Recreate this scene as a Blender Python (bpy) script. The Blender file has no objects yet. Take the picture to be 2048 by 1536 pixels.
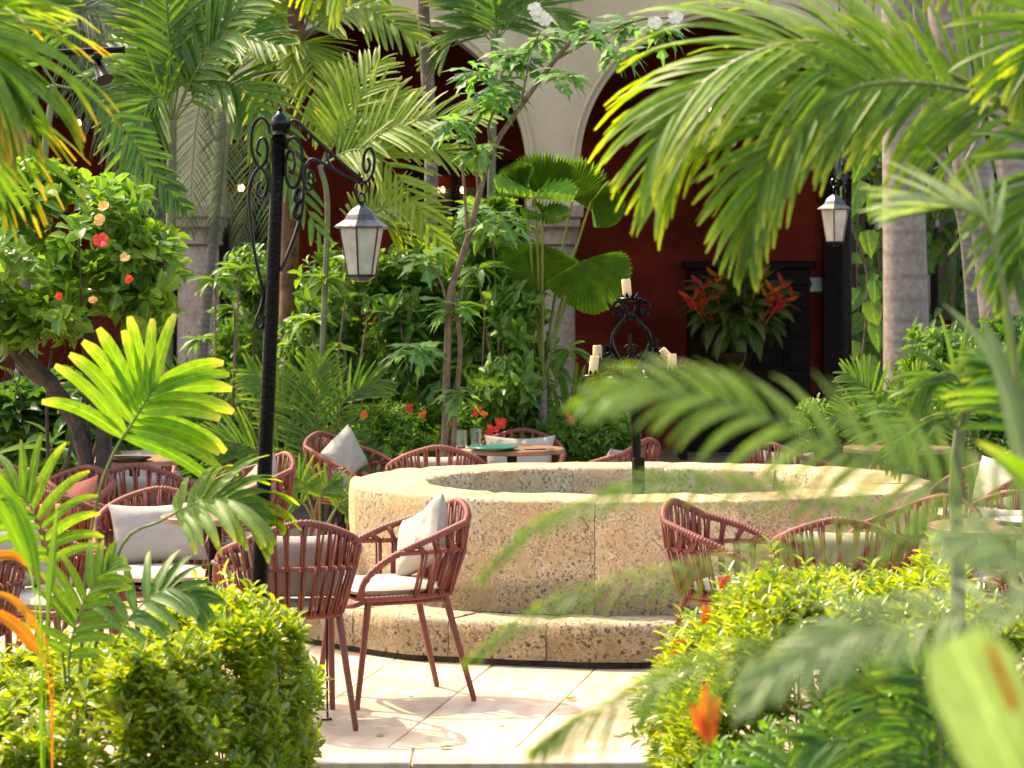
import bpy, math, random
import numpy as np
from mathutils import Vector, Matrix, noise
R_ = random.Random(7)
NP = np.random.default_rng(7)
sc = bpy.context.scene
C = sc.collection
# ------------------------------------------------------------------ camera, sky, sun, exposure
EYE = 1.75; F = 5500.0
cam_d = bpy.data.cameras.new('camera'); cam = bpy.data.objects.new('camera', cam_d); C.objects.link(cam)
cam.location = (0, 0, EYE); cam.rotation_euler = (math.radians(90), 0, 0)
cam_d.sensor_width = 36; cam_d.lens = F / 2048 * 36; cam_d.shift_y = -233 / 2048
cam_d.clip_end = 400; cam_d.clip_start = 0.1
cam_d.dof.use_dof = True; cam_d.dof.focus_distance = 12.2; cam_d.dof.aperture_fstop = 5.4
sc.camera = cam
SUN_DIR = Vector((0.50, -0.36, -0.86)).normalized()       # the way the light travels
w = bpy.data.worlds.new('World'); sc.world = w; w.use_nodes = True
wn = w.node_tree.nodes; wl = w.node_tree.links
sky = wn.new('ShaderNodeTexSky'); sky.sky_type = 'NISHITA'; sky.sun_disc = False
sky.sun_elevation = math.asin(-SUN_DIR.z); sky.sun_rotation = math.atan2(-SUN_DIR.x, -SUN_DIR.y)
sky.air_density = 1.0; sky.dust_density = 3.0; sky.ozone_density = 0.6
wl.new(sky.outputs[0], wn['Background'].inputs[0]); wn['Background'].inputs[1].default_value = 0.15
sun_d = bpy.data.lights.new('sun', 'SUN'); sun = bpy.data.objects.new('sun', sun_d); C.objects.link(sun)
sun_d.energy = 2.2; sun_d.angle = math.radians(0.6); sun_d.color = (1.0, 0.90, 0.74)
sun.rotation_euler = SUN_DIR.to_track_quat('-Z', 'Y').to_euler(); sun.location = (-5, 5, 12)
sc.view_settings.view_transform = 'Standard'; sc.view_settings.look = 'None'
sc.view_settings.exposure = 1.95; sc.view_settings.gamma = 1.0
sc.view_settings.use_white_balance = True; sc.view_settings.white_balance_temperature = 7500; sc.view_settings.white_balance_tint = 9
sc.cycles.max_bounces = 8; sc.cycles.transparent_max_bounces = 6; sc.cycles.diffuse_bounces = 4
sc.cycles.glossy_bounces = 3; sc.cycles.transmission_bounces = 5; sc.cycles.sample_clamp_indirect = 6.0

# ------------------------------------------------------------------ helpers
def P(px, py, d): return Vector(((px - 1024) * d / F, d, EYE - (py - 535) * d / F))
def rnd(a, b): return R_.uniform(a, b)

def mesh(name, V, Fs, m, smooth=True, attrs=None):
    me = bpy.data.meshes.new(name)
    me.from_pydata([tuple(map(float, v)) for v in V] if not isinstance(V, np.ndarray) else V.tolist(), [], Fs if isinstance(Fs, list) else Fs.tolist())
    if smooth and len(me.polygons): me.polygons.foreach_set('use_smooth', [True] * len(me.polygons))
    if attrs:
        if 'cr' not in attrs: attrs['cr'] = [.5] * len(V)
        for k, a in attrs.items():
            at = me.attributes.new(k, 'FLOAT', 'POINT'); at.data.foreach_set('value', a)
    if m: me.materials.append(m)
    return me

WL = {}
def link(name, data, parent=None, loc=None, mat=None):
    """loc: world position of the origin; the mesh is given relative to it."""
    o = bpy.data.objects.new(name, data); C.objects.link(o)
    loc = Vector(loc) if loc is not None else (Vector(WL[parent.name]) if parent else Vector((0, 0, 0)))
    if parent:
        o.parent = parent; o.location = loc - Vector(WL[parent.name])
    else: o.location = loc
    WL[o.name] = loc
    return o
def tag(o, label, cat, group=None):
    o['label'] = label; o['category'] = cat
    if group: o['group'] = group
    return o
def thing(name, label, cat, loc=(0, 0, 0), group=None):
    return tag(link(name, None, None, loc), label, cat, group)
def struct(o): o['kind'] = 'structure'; return o
def stuff(o): o['kind'] = 'stuff'; return o

class MB:
    def __init__(s): s.V = []; s.F = []
    def add(s, V, Fs):
        n = len(s.V); s.V.extend([tuple(v) for v in V]); s.F.extend([tuple(i + n for i in f) for f in Fs]); return s
    def box(s, c, size, rz=0.0, bev=0.0, M=None):
        hx, hy, hz = size[0] / 2, size[1] / 2, size[2] / 2
        if bev <= 0:
            V = [Vector((x * hx, y * hy, z * hz)) for z in (-1, 1) for y in (-1, 1) for x in (-1, 1)]
            Fs = [(0, 2, 3, 1), (4, 5, 7, 6), (0, 1, 5, 4), (2, 6, 7, 3), (0, 4, 6, 2), (1, 3, 7, 5)]
        else:
            b = bev; V = []; lev = [(-hz, b), (-hz + b, 0), (hz - b, 0), (hz, b)]
            for z, i in lev:
                for (x, y) in ((-hx + b + (0), -hy + i), (hx - b, -hy + i), (hx - i, -hy + b), (hx - i, hy - b), (hx - b, hy - i), (-hx + b, hy - i), (-hx + i, hy - b), (-hx + i, -hy + b)):
                    V.append(Vector((x, y, z)))
            Fs = [tuple(reversed(range(8))), tuple(range(24, 32))]
            for k in range(3):
                for j in range(8):
                    a = k * 8 + j; b2 = k * 8 + (j + 1) % 8; Fs.append((a, b2, b2 + 8, a + 8))
        Rm = Matrix.Rotation(rz, 3, 'Z') if M is None else M
        return s.add([Rm @ v + Vector(c) for v in V], Fs)
    def tube(s, path, rad, n=8, cap=True, flat=1.0):
        path = [Vector(p) for p in path]; m = len(path)
        rads = rad if hasattr(rad, '__len__') else [rad] * m
        V = []; Fs = []; up = None
        for i, p in enumerate(path):
            t = (path[min(i + 1, m - 1)] - path[max(i - 1, 0)])
            t = t.normalized() if t.length > 1e-9 else Vector((0, 0, 1))
            if up is None:
                up = t.orthogonal().normalized() if abs(t.z) > .95 else (Vector((0, 0, 1)) - t * t.z).normalized()
            up = (up - t * up.dot(t)).normalized(); sd = t.cross(up)
            for j in range(n):
                a = 2 * math.pi * j / n
                V.append(p + (up * math.cos(a) * flat + sd * math.sin(a)) * rads[i])
        for i in range(m - 1):
            for j in range(n):
                a = i * n + j; b = i * n + (j + 1) % n; Fs.append((a, b, b + n, a + n))
        if cap: Fs.append(tuple(reversed(range(n)))); Fs.append(tuple(range((m - 1) * n, m * n)))
        return s.add(V, Fs)
    def lathe(s, prof, n=16, c=(0, 0, 0), rot0=0.0, M=None, ripple=None):
        V = []; Fs = []
        for i, (r, z) in enumerate(prof):
            for j in range(n):
                a = 2 * math.pi * j / n + rot0; rr = r * (ripple(j, i) if ripple else 1)
                v = Vector((rr * math.cos(a), rr * math.sin(a), z))
                V.append((M @ v if M else v) + Vector(c))
        for i in range(len(prof) - 1):
            for j in range(n):
                a = i * n + j; b = i * n + (j + 1) % n; Fs.append((a, b, b + n, a + n))
        Fs.append(tuple(reversed(range(n)))); Fs.append(tuple(range((len(prof) - 1) * n, len(prof) * n)))
        return s.add(V, Fs)
    def build(s, name, m, parent=None, loc=None, smooth=True, sharp=True, origin=None):
        loc = Vector(loc) if loc is not None else (Vector(WL[parent.name]) if parent else Vector((0, 0, 0)))
        me = mesh(name, [Vector(v) - loc for v in s.V], s.F, m, smooth)
        if smooth and sharp: me.set_sharp_from_angle(angle=math.radians(38))
        return link(name, me, parent, loc)
    def mesh(s, name, m, smooth=True, sharp=True):
        me = mesh(name, s.V, s.F, m, smooth)
        if smooth and sharp: me.set_sharp_from_angle(angle=math.radians(38))
        return me

def crom(pts, n):
    pts = [Vector(p) for p in pts]
    q = [pts[0] * 2 - pts[1]] + pts + [pts[-1] * 2 - pts[-2]]; out = []
    segs = len(pts) - 1
    for k in range(n + 1):
        u = k / n * segs; i = min(int(u), segs - 1); t = u - i
        a, b, c, d = q[i], q[i + 1], q[i + 2], q[i + 3]
        out.append(0.5 * ((2 * b) + (c - a) * t + (2 * a - 5 * b + 4 * c - d) * t * t + (3 * b - a - 3 * c + d) * t ** 3))
    return out

# ------------------------------------------------------------------ materials
def new_mat(name):
    m = bpy.data.materials.new(name); m.use_nodes = True; nt = m.node_tree
    return m, nt, nt.nodes['Principled BSDF'], nt.nodes['Material Output']
def node(nt, t, **kw):
    n = nt.nodes.new(t)
    for k, v in kw.items():
        if k.startswith('i_'): n.inputs[k[2:].replace('_', ' ')].default_value = v
        else: setattr(n, k, v)
    return n
def rgb(c): return (c[0], c[1], c[2], 1)
def mixc(nt, fac, a, b, mode='MIX'):
    n = nt.nodes.new('ShaderNodeMix'); n.data_type = 'RGBA'; n.blend_type = mode
    for s, v in ((0, fac), (6, a), (7, b)):
        if hasattr(v, 'is_output') or isinstance(v, bpy.types.NodeSocket): nt.links.new(v, n.inputs[s])
        else: n.inputs[s].default_value = v if s == 0 else rgb(v)
    return n.outputs[2]
def ramp(nt, src, stops):
    n = nt.nodes.new('ShaderNodeValToRGB'); e = n.color_ramp.elements
    while len(e) < len(stops): e.new(0.5)
    for el, (p, c) in zip(e, stops):
        el.position = p; el.color = rgb(c) if hasattr(c, '__len__') else (c, c, c, 1)
    nt.links.new(src, n.inputs[0]); return n.outputs[0]
def tex(nt, kind, scale, coord='Object', **kw):
    t = nt.nodes.new('ShaderNodeTex' + kind)
    tc = nt.nodes.new('ShaderNodeTexCoord')
    nt.links.new(tc.outputs[coord], t.inputs['Vector'])
    t.inputs['Scale'].default_value = scale
    for k, v in kw.items(): t.inputs[k].default_value = v
    return t
def bump(nt, b, src, strength, dist):
    n = nt.nodes.new('ShaderNodeBump'); n.inputs['Strength'].default_value = strength; n.inputs['Distance'].default_value = dist
    nt.links.new(src, n.inputs['Height']); nt.links.new(n.outputs[0], b.inputs['Normal']); return n

def simple(name, col, rough=.5, metal=0, var=.12, scale=30, bmp=0.0, bdist=.002, spec=.5, col2=None):
    m, nt, b, o = new_mat(name)
    t = tex(nt, 'Noise', scale, Detail=5, Roughness=.6)
    c2 = col2 or tuple(max(0, x * (1 - var * 3)) for x in col)
    f = ramp(nt, t.outputs[0], [(.35, 0.), (.65, 1.)])
    c = mixc(nt, f, c2, col); nt.links.new(c, b.inputs['Base Color'])
    b.inputs['Roughness'].default_value = rough; b.inputs['Metallic'].default_value = metal; b.inputs['Specular IOR Level'].default_value = spec
    if bmp: bump(nt, b, t.outputs[0], bmp, bdist)
    return m

def leafmat(name, A, B, tip=None, tip_at=.8, rough=.46, trans=.5, tcol=None, spec=.32, vein=.0):
    m, nt, b, out = new_mat(name)
    at = node(nt, 'ShaderNodeAttribute', attribute_name='tv'); al = node(nt, 'ShaderNodeAttribute', attribute_name='al')
    oi = nt.nodes.new('ShaderNodeObjectInfo')
    ad = node(nt, 'ShaderNodeMath', operation='ADD'); nt.links.new(at.outputs['Fac'], ad.inputs[0]); nt.links.new(oi.outputs['Random'], ad.inputs[1])
    fr = node(nt, 'ShaderNodeMath', operation='FRACT'); nt.links.new(ad.outputs[0], fr.inputs[0])
    col = mixc(nt, fr.outputs[0], A, B)
    nz = tex(nt, 'Noise', 9.0, 'Generated', Detail=3)
    if tip:
        rmp = ramp(nt, al.outputs['Fac'], [(tip_at - .25, 0.), (min(tip_at + .12, 1), 1.)])
        mm = node(nt, 'ShaderNodeMath', operation='MULTIPLY'); nt.links.new(rmp, mm.inputs[0])
        r2 = ramp(nt, fr.outputs[0], [(.15, .25), (.6, 1.)]); nt.links.new(r2, mm.inputs[1])
        col = mixc(nt, mm.outputs[0], col, tip)
    crn = node(nt, 'ShaderNodeAttribute', attribute_name='cr'); ab = node(nt, 'ShaderNodeMath', operation='ABSOLUTE'); nt.links.new(crn.outputs['Fac'], ab.inputs[0])
    sn = node(nt, 'ShaderNodeMath', operation='SINE'); m9 = node(nt, 'ShaderNodeMath', operation='MULTIPLY'); nt.links.new(ab.outputs[0], m9.inputs[0]); m9.inputs[1].default_value = 26; nt.links.new(m9.outputs[0], sn.inputs[0])
    col = mixc(nt, ramp(nt, sn.outputs[0], [(.0, 0.), (1., .22)]), col, tuple(x * .62 for x in A))
    col = mixc(nt, ramp(nt, ab.outputs[0], [(.03, .5), (.10, 0.)]), col, tuple(min(1, x * 1.9 + .04) for x in B))
    mo = tex(nt, 'Noise', 14.0, 'Object', Detail=5, Roughness=.7)
    col = mixc(nt, ramp(nt, mo.outputs[0], [(.62, 0.), (.74, .55)]), col, (.30, .22, .05))
    hs = nt.nodes.new('ShaderNodeHueSaturation'); nt.links.new(col, hs.inputs['Color'])
    hv = ramp(nt, nz.outputs[0], [(.3, .72), (.7, 1.18)]); nt.links.new(hv, hs.inputs['Value'])
    nt.links.new(hs.outputs[0], b.inputs['Base Color'])
    b.inputs['Roughness'].default_value = rough; b.inputs['Specular IOR Level'].default_value = spec
    tr = nt.nodes.new('ShaderNodeBsdfTranslucent')
    tc = mixc(nt, 1.0, hs.outputs[0], tcol or (2.1, 2.1, .7), 'MULTIPLY')
    nt.links.new(tc, tr.inputs[0])
    mx = nt.nodes.new('ShaderNodeMixShader'); mx.inputs[0].default_value = trans
    nt.links.new(b.outputs[0], mx.inputs[1]); nt.links.new(tr.outputs[0], mx.inputs[2]); nt.links.new(mx.outputs[0], out.inputs[0])
    return m

def stone(name, base, dark, pale, pit=.5, scale=1.0, bstr=.7):
    m, nt, b, out = new_mat(name); tc = nt.nodes.new('ShaderNodeTexCoord')
    n1 = tex(nt, 'Noise', 2.4 * scale, Detail=9, Roughness=.7); n2 = tex(nt, 'Noise', 42 * scale, Detail=7, Roughness=.75); n3 = tex(nt, 'Noise', 11 * scale, Detail=8, Roughness=.72)
    va = node(nt, 'ShaderNodeVectorMath', operation='MULTIPLY_ADD'); nt.links.new(n2.outputs['Color'], va.inputs[0]); va.inputs[1].default_value = (.05, .05, .05); nt.links.new(tc.outputs['Object'], va.inputs[2])
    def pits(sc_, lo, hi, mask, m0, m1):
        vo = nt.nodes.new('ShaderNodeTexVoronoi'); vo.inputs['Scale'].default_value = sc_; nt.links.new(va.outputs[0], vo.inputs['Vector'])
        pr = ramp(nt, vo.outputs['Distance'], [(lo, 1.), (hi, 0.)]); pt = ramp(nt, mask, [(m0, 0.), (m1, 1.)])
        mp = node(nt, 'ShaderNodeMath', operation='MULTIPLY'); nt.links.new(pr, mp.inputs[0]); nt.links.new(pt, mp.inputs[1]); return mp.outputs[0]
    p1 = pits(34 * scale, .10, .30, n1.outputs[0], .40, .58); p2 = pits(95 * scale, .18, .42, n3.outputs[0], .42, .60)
    c = mixc(nt, ramp(nt, n1.outputs[0], [(.36, 0.), (.64, 1.)]), base, pale)
    c = mixc(nt, ramp(nt, n3.outputs[0], [(.36, .75), (.56, 0.)]), c, tuple(x * .62 for x in base))
    c = mixc(nt, ramp(nt, n2.outputs[0], [(.30, .75), (.50, 0.)]), c, dark)
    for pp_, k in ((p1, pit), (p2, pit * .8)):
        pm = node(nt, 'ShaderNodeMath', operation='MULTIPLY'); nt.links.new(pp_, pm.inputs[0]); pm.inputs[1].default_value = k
        c = mixc(nt, pm.outputs[0], c, tuple(x * .5 for x in dark))  # pit colour darkened to stand in for shade inside the cavities
    oi = nt.nodes.new('ShaderNodeObjectInfo'); hs = nt.nodes.new('ShaderNodeHueSaturation')
    nt.links.new(c, hs.inputs['Color']); nt.links.new(ramp(nt, oi.outputs['Random'], [(0., .84), (1., 1.12)]), hs.inputs['Value'])
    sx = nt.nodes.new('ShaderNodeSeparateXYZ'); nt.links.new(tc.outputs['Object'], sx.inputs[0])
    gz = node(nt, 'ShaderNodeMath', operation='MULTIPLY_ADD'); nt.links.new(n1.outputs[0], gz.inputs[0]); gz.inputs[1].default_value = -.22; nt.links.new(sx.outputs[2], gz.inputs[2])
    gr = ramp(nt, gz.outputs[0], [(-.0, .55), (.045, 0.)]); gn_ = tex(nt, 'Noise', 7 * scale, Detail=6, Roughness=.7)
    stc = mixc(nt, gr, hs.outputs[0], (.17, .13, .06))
    mg = tex(nt, 'Noise', 1.7, 'Generated', Detail=6, Roughness=.7)
    stc = mixc(nt, ramp(nt, mg.outputs[0], [(.60, 0.), (.75, .35)]), stc, (.24, .20, .09))
    nt.links.new(stc, b.inputs['Base Color'])
    h1 = node(nt, 'ShaderNodeMath', operation='SUBTRACT'); nt.links.new(n3.outputs[0], h1.inputs[0]); nt.links.new(p1, h1.inputs[1])
    h2 = node(nt, 'ShaderNodeMath', operation='MULTIPLY_ADD'); nt.links.new(n2.outputs[0], h2.inputs[0]); h2.inputs[1].default_value = .7; nt.links.new(h1.outputs[0], h2.inputs[2])
    h3 = node(nt, 'ShaderNodeMath', operation='MULTIPLY_ADD'); nt.links.new(p2, h3.inputs[0]); h3.inputs[1].default_value = -.35; nt.links.new(h2.outputs[0], h3.inputs[2])
    bump(nt, b, h3.outputs[0], bstr, .016); b.inputs['Roughness'].default_value = .92; b.inputs['Specular IOR Level'].default_value = .15
    return m

M = {}
M['rope'] = simple('rope_terracotta', (.225, .055, .034), .6, var=.1, scale=60, bmp=.15)
M['frame_metal'] = simple('terracotta_powder_coat', (.17, .040, .025), .42, var=.05, scale=40)
M['canvas'] = simple('light_canvas', (.40, .35, .295), .9, var=.03, scale=240, bmp=.25, bdist=.001, spec=.2)
M['pad'] = simple('cream_canvas', (.48, .42, .35), .9, var=.03, scale=240, bmp=.25, bdist=.001, spec=.2)
M['salmon'] = simple('salmon_canvas', (.55, .19, .12), .9, var=.04, scale=240, bmp=.25, bdist=.001, spec=.2)
M['iron'] = simple('black_iron', (.003, .0027, .0025), .20, var=.2, scale=60, bmp=.6, bdist=.003, spec=.16)
M['iron_dust'] = simple('worn_black_iron', (.006, .005, .0045), .2, var=.25, scale=50, spec=.28, bmp=.25)
M['tin'] = simple('weathered_grey_metal', (.10, .095, .09), .35, metal=.5, var=.2, scale=30, spec=.7, bmp=.15)
M['wax'] = simple('candle_wax', (.86, .62, .30), .5, var=.04, scale=14)
M['glass_lamp'] = simple('frosted_lamp_glass', (.62, .54, .42), .35, var=.12, scale=10, spec=.6)
M['wood'] = simple('table_wood', (.30, .155, .08), .45, var=.16, scale=14)
M['darkwood'] = simple('dark_carved_wood', (.016, .006, .004), .55, var=.2, scale=16, bmp=.3, spec=.15)
M['brownwood'] = simple('brown_door_wood', (.12, .035, .015), .45, var=.2, scale=10)
M['red'] = simple('deep_red_plaster', (.26, .034, .018), .9, var=.2, scale=1.3, bmp=.15, spec=.08)
M['cream'] = simple('cream_plaster', (.66, .51, .33), .9, scale=1.1, bmp=.25, bdist=.006, spec=.15, col2=(.50, .37, .23))
M['ochre'] = simple('ochre_plaster', (.52, .36, .19), .9, var=.05, scale=2.5)
M['white'] = simple('white_plaster', (.62, .60, .56), .85, var=.06, scale=4)
M['soil'] = simple('dark_soil', (.045, .028, .018), .95, var=.3, scale=12, bmp=.8, bdist=.03)
M['grout'] = simple('tile_grout', (.30, .21, .14), .95, var=.2, scale=20)
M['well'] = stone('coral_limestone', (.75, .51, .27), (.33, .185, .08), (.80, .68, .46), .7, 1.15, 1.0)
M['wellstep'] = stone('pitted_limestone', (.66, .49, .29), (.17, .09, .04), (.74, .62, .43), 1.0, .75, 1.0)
M['column'] = stone('pink_stone', (.50, .34, .26), (.26, .15, .11), (.58, .42, .33), .5, .8)
M['teal'] = simple('teal_ceramic', (.02, .16, .12), .15, var=.05, scale=8)
M['trunk'] = simple('grey_palm_bark', (.36, .285, .235), .85, var=.12, scale=22, bmp=.5, bdist=.006)
M['trunk_thin'] = simple('ringed_bark', (.25, .20, .16), .85, var=.16, scale=18, bmp=.4, bdist=.004)
M['trunk_green'] = simple('green_cane', (.17, .19, .085), .5, var=.12, scale=10)
M['trunk_red'] = simple('mossy_orange_bark', (.22, .10, .045), .9, var=.25, scale=12, bmp=.6, bdist=.01)
M['branch'] = simple('brown_branch', (.20, .13, .08), .8, var=.2, scale=20, bmp=.4, bdist=.003)
M['darkbranch'] = simple('dark_gnarled_bark', (.07, .05, .035), .9, var=.25, scale=14, bmp=.8, bdist=.01)
M['rachis'] = simple('palm_rachis', (.17, .20, .035), .45, var=.1, scale=10)
M['rachis_dark'] = simple('dark_rachis', (.08, .10, .03), .5, var=.1, scale=10)
M['red_fl'] = leafmat('red_petal', (.65, .02, .02), (.75, .10, .03), trans=.35, tcol=(1.2, 1, 1))
M['orange_fl'] = leafmat('orange_petal', (.80, .14, .02), (.85, .28, .03), trans=.4, tcol=(1.2, 1, 1))
M['yellow_fl'] = leafmat('yellow_petal', (.80, .40, .03), (.82, .52, .22), trans=.4, tcol=(1.2, 1.1, 1))
M['white_fl'] = leafmat('white_petal', (.7, .68, .58), (.8, .76, .6), trans=.3, tcol=(1, 1, 1))
M['lf_fore'] = leafmat('foreground_palm_leaf', (.085, .17, .014), (.155, .25, .02), (.40, .42, .03), .98, trans=.5)
M['lf_yel'] = leafmat('yellowing_palm_leaf', (.09, .19, .025), (.15, .25, .025), (.50, .27, .03), 1.04, trans=.5)
M['lf_bright'] = leafmat('bright_palm_leaf', (.10, .22, .016), (.17, .28, .02), (.45, .42, .08), 1.02, trans=.5)
M['lf_mid'] = leafmat('mid_palm_leaf', (.05, .13, .02), (.115, .21, .03), (.26, .30, .05), .98, trans=.45)
M['lf_lime'] = leafmat('lime_palm_leaf', (.13, .22, .02), (.26, .34, .045), (.48, .44, .12), .95, trans=.5)
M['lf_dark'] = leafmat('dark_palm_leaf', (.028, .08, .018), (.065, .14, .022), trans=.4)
M['lf_grey'] = leafmat('grey_feather_leaf', (.075, .12, .06), (.12, .17, .085), trans=.4, tcol=(1.8, 1.8, 1.2))
M['lf_hedge'] = leafmat('hedge_leaf', (.11, .21, .012), (.36, .38, .03), (.5, .34, .03), 1.1, rough=.26, trans=.42, spec=.7)
M['lf_hedge2'] = leafmat('far_hedge_leaf', (.05, .14, .015), (.13, .23, .025), rough=.35, trans=.4)
M['lf_shrub'] = leafmat('shrub_leaf', (.055, .14, .022), (.15, .26, .04), rough=.38, trans=.4)
M['lf_hib'] = leafmat('hibiscus_leaf', (.07, .17, .025), (.18, .29, .04), rough=.36, trans=.4)
M['lf_near'] = leafmat('pale_near_leaf', (.13, .22, .03), (.22, .31, .06), trans=.45)
M['lf_sheen'] = leafmat('sky_sheen_palm_leaf', (.22, .30, .11), (.30, .36, .17), trans=.4, tcol=(1.5, 1.6, .9))  # pale grey-green puts the sky's sheen on the fronds into the leaf colour
M['lf_fan'] = leafmat('fan_palm_leaf', (.12, .23, .03), (.17, .28, .04), rough=.4, trans=.45)
M['lf_papaya'] = leafmat('pale_lobed_leaf', (.09, .20, .06), (.15, .27, .08), trans=.45, tcol=(2, 2.2, .9))
M['lf_vine'] = leafmat('vine_leaf', (.035, .095, .018), (.10, .18, .02), trans=.4)
M['lf_pale'] = leafmat('pale_broad_leaf', (.34, .44, .13), (.36, .45, .14), trans=.3, tcol=(1.6, 1.7, .8))
M['lf_orange'] = leafmat('orange_dry_leaf', (.50, .17, .015), (.45, .24, .02), trans=.5, tcol=(1.6, 1.4, .8))

# travertine tiles
m, nt, b, out = new_mat('travertine_tile'); M['tile'] = m
n1 = tex(nt, 'Noise', 2.2, Detail=7, Roughness=.6); wv = tex(nt, 'Wave', 2.4, Distortion=7.0, Detail=4); n2 = tex(nt, 'Noise', 70, Detail=5)
c = mixc(nt, ramp(nt, n1.outputs[0], [(.35, 0.), (.68, 1.)]), (.60, .40, .25), (.72, .60, .46))
c = mixc(nt, ramp(nt, wv.outputs[0], [(.0, .5), (.5, 0.)]), c, (.52, .33, .20))
n5 = tex(nt, 'Noise', 6, Detail=9, Roughness=.75); c = mixc(nt, ramp(nt, n5.outputs[0], [(.32, .8), (.5, 0.)]), c, (.44, .29, .18))
c = mixc(nt, ramp(nt, n2.outputs[0], [(.28, .7), (.36, 0.)]), c, (.25, .16, .10))
oi = nt.nodes.new('ShaderNodeObjectInfo'); hs = nt.nodes.new('ShaderNodeHueSaturation'); nt.links.new(c, hs.inputs['Color'])
nt.links.new(ramp(nt, oi.outputs['Random'], [(0., .86), (1., 1.08)]), hs.inputs['Value']); nt.links.new(hs.outputs[0], b.inputs['Base Color'])
n6 = tex(nt, 'Noise', 1.1, Detail=10, Roughness=.8); bc = b.inputs['Base Color'].links[0].from_socket; nt.links.new(mixc(nt, ramp(nt, n6.outputs[0], [(.52, 0.), (.70, .55)]), bc, (.42, .30, .20)), b.inputs['Base Color'])
b.inputs['Roughness'].default_value = .42; bump(nt, b, n2.outputs[0], .2, .004)
# palm bark rings
def add_rings(mname, scale, amt):
    m = M[mname]; nt = m.node_tree; b = nt.nodes['Principled BSDF']
    w_ = tex(nt, 'Wave', scale, Distortion=2.5, Detail=2); w_.bands_direction = 'Z'
    src = b.inputs['Base Color'].links[0].from_socket
    c = mixc(nt, ramp(nt, w_.outputs[0], [(.0, amt), (.25, 0.)]), src, (.12, .085, .07)); nt.links.new(c, b.inputs['Base Color'])
add_rings('trunk', 2.2, .35); add_rings('trunk_thin', 7, .7); add_rings('trunk_green', 1.7, .5)

# emissive bulb
m, nt, b, out = new_mat('lit_bulb'); M['bulb'] = m
b.inputs['Emission Color'].default_value = (1, .72, .34, 1); b.inputs['Emission Strength'].default_value = 3.5; b.inputs['Base Color'].default_value = (.9, .7, .4, 1)
m, nt, b, out = new_mat('clear_glass'); M['glass'] = m
b.inputs['Transmission Weight'].default_value = 1; b.inputs['Roughness'].default_value = .05; b.inputs['Base Color'].default_value = (.9, .95, .93, 1)
m, nt, b, out = new_mat('door_glass'); M['pane'] = m
b.inputs['Base Color'].default_value = (.05, .02, .012, 1); b.inputs['Roughness'].default_value = .12

# ------------------------------------------------------------------ ground
mb = MB().box((0, 15, -.30), (70, 80, .1)); struct(mb.build('ground', M['soil'], smooth=False))
# terrace: grout bed with separate tiles
EDGE = 9.72
bed = MB(); bed.box((0, (EDGE + 16.1) / 2 + .02, -.14), (9.0, 16.1 - EDGE, .255))
terr = struct(bed.build('terrace_floor', M['grout'], smooth=False))
ang = math.radians(-10); ca, sa = math.cos(ang), math.sin(ang)
tw, tl = .46, .62; cnt = 0
def clip_poly(poly, ymin, ymax, xmin, xmax):
    def cl(poly, f):
        o = []
        for i in range(len(poly)):
            a, b = poly[i - 1], poly[i]; fa, fb = f(a), f(b)
            if (fa >= 0) != (fb >= 0):
                t = fa / (fa - fb); o.append((a[0] + (b[0] - a[0]) * t, a[1] + (b[1] - a[1]) * t))
            if fb >= 0: o.append(b)
        return o
    for f in (lambda p: p[1] - ymin, lambda p: ymax - p[1], lambda p: p[0] - xmin, lambda p: xmax - p[0]):
        if poly: poly = cl(poly, f)
    return poly
for i in range(-14, 15):
    for j in range(-8, 8):
        u0 = i * tw; v0 = j * tl + (tl / 2 if i % 2 else 0); g = .0025
        q = [(u0 + g, v0 + g), (u0 + tw - g, v0 + g), (u0 + tw - g, v0 + tl - g), (u0 + g, v0 + tl - g)]
        w2 = [(u * ca + v * -sa * -1 * -1, u * sa + v * ca) for u, v in q]
        w2 = [(x, y + 12.6) for x, y in w2]
        if max(x for x, y in w2) < -3.1 or min(x for x, y in w2) > 3.1: continue
        pl = clip_poly(w2, EDGE + .30, 16.05, -3.3, 3.3)
        if len(pl) < 3 or cnt >= 290: continue
        n = len(pl); cx = sum(p[0] for p in pl) / n; cy = sum(p[1] for p in pl) / n
        if ((cx - .637) / 1.55) ** 2 + ((cy - 13.5) / 1.3) ** 2 < .75: continue
        zt = rnd(-.001, .0012)
        ins = [((x - cx) * (1 - .004 / .25) + cx, (y - cy) * (1 - .004 / .25) + cy) for x, y in pl]
        V = [(x - cx, y - cy, -.03) for x, y in pl] + [(x - cx, y - cy, zt - .003) for x, y in pl] + [(x - cx, y - cy, zt) for x, y in ins]
        Fs = [tuple(range(2 * n, 3 * n))]
        for k in range(n):
            k2 = (k + 1) % n; Fs += [(k, k2, n + k2, n + k), (n + k, n + k2, 2 * n + k2, 2 * n + k)]
        link('tile', mesh('tile', V, Fs, M['tile'], False), terr, (cx, cy, 0)); cnt += 1
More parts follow.
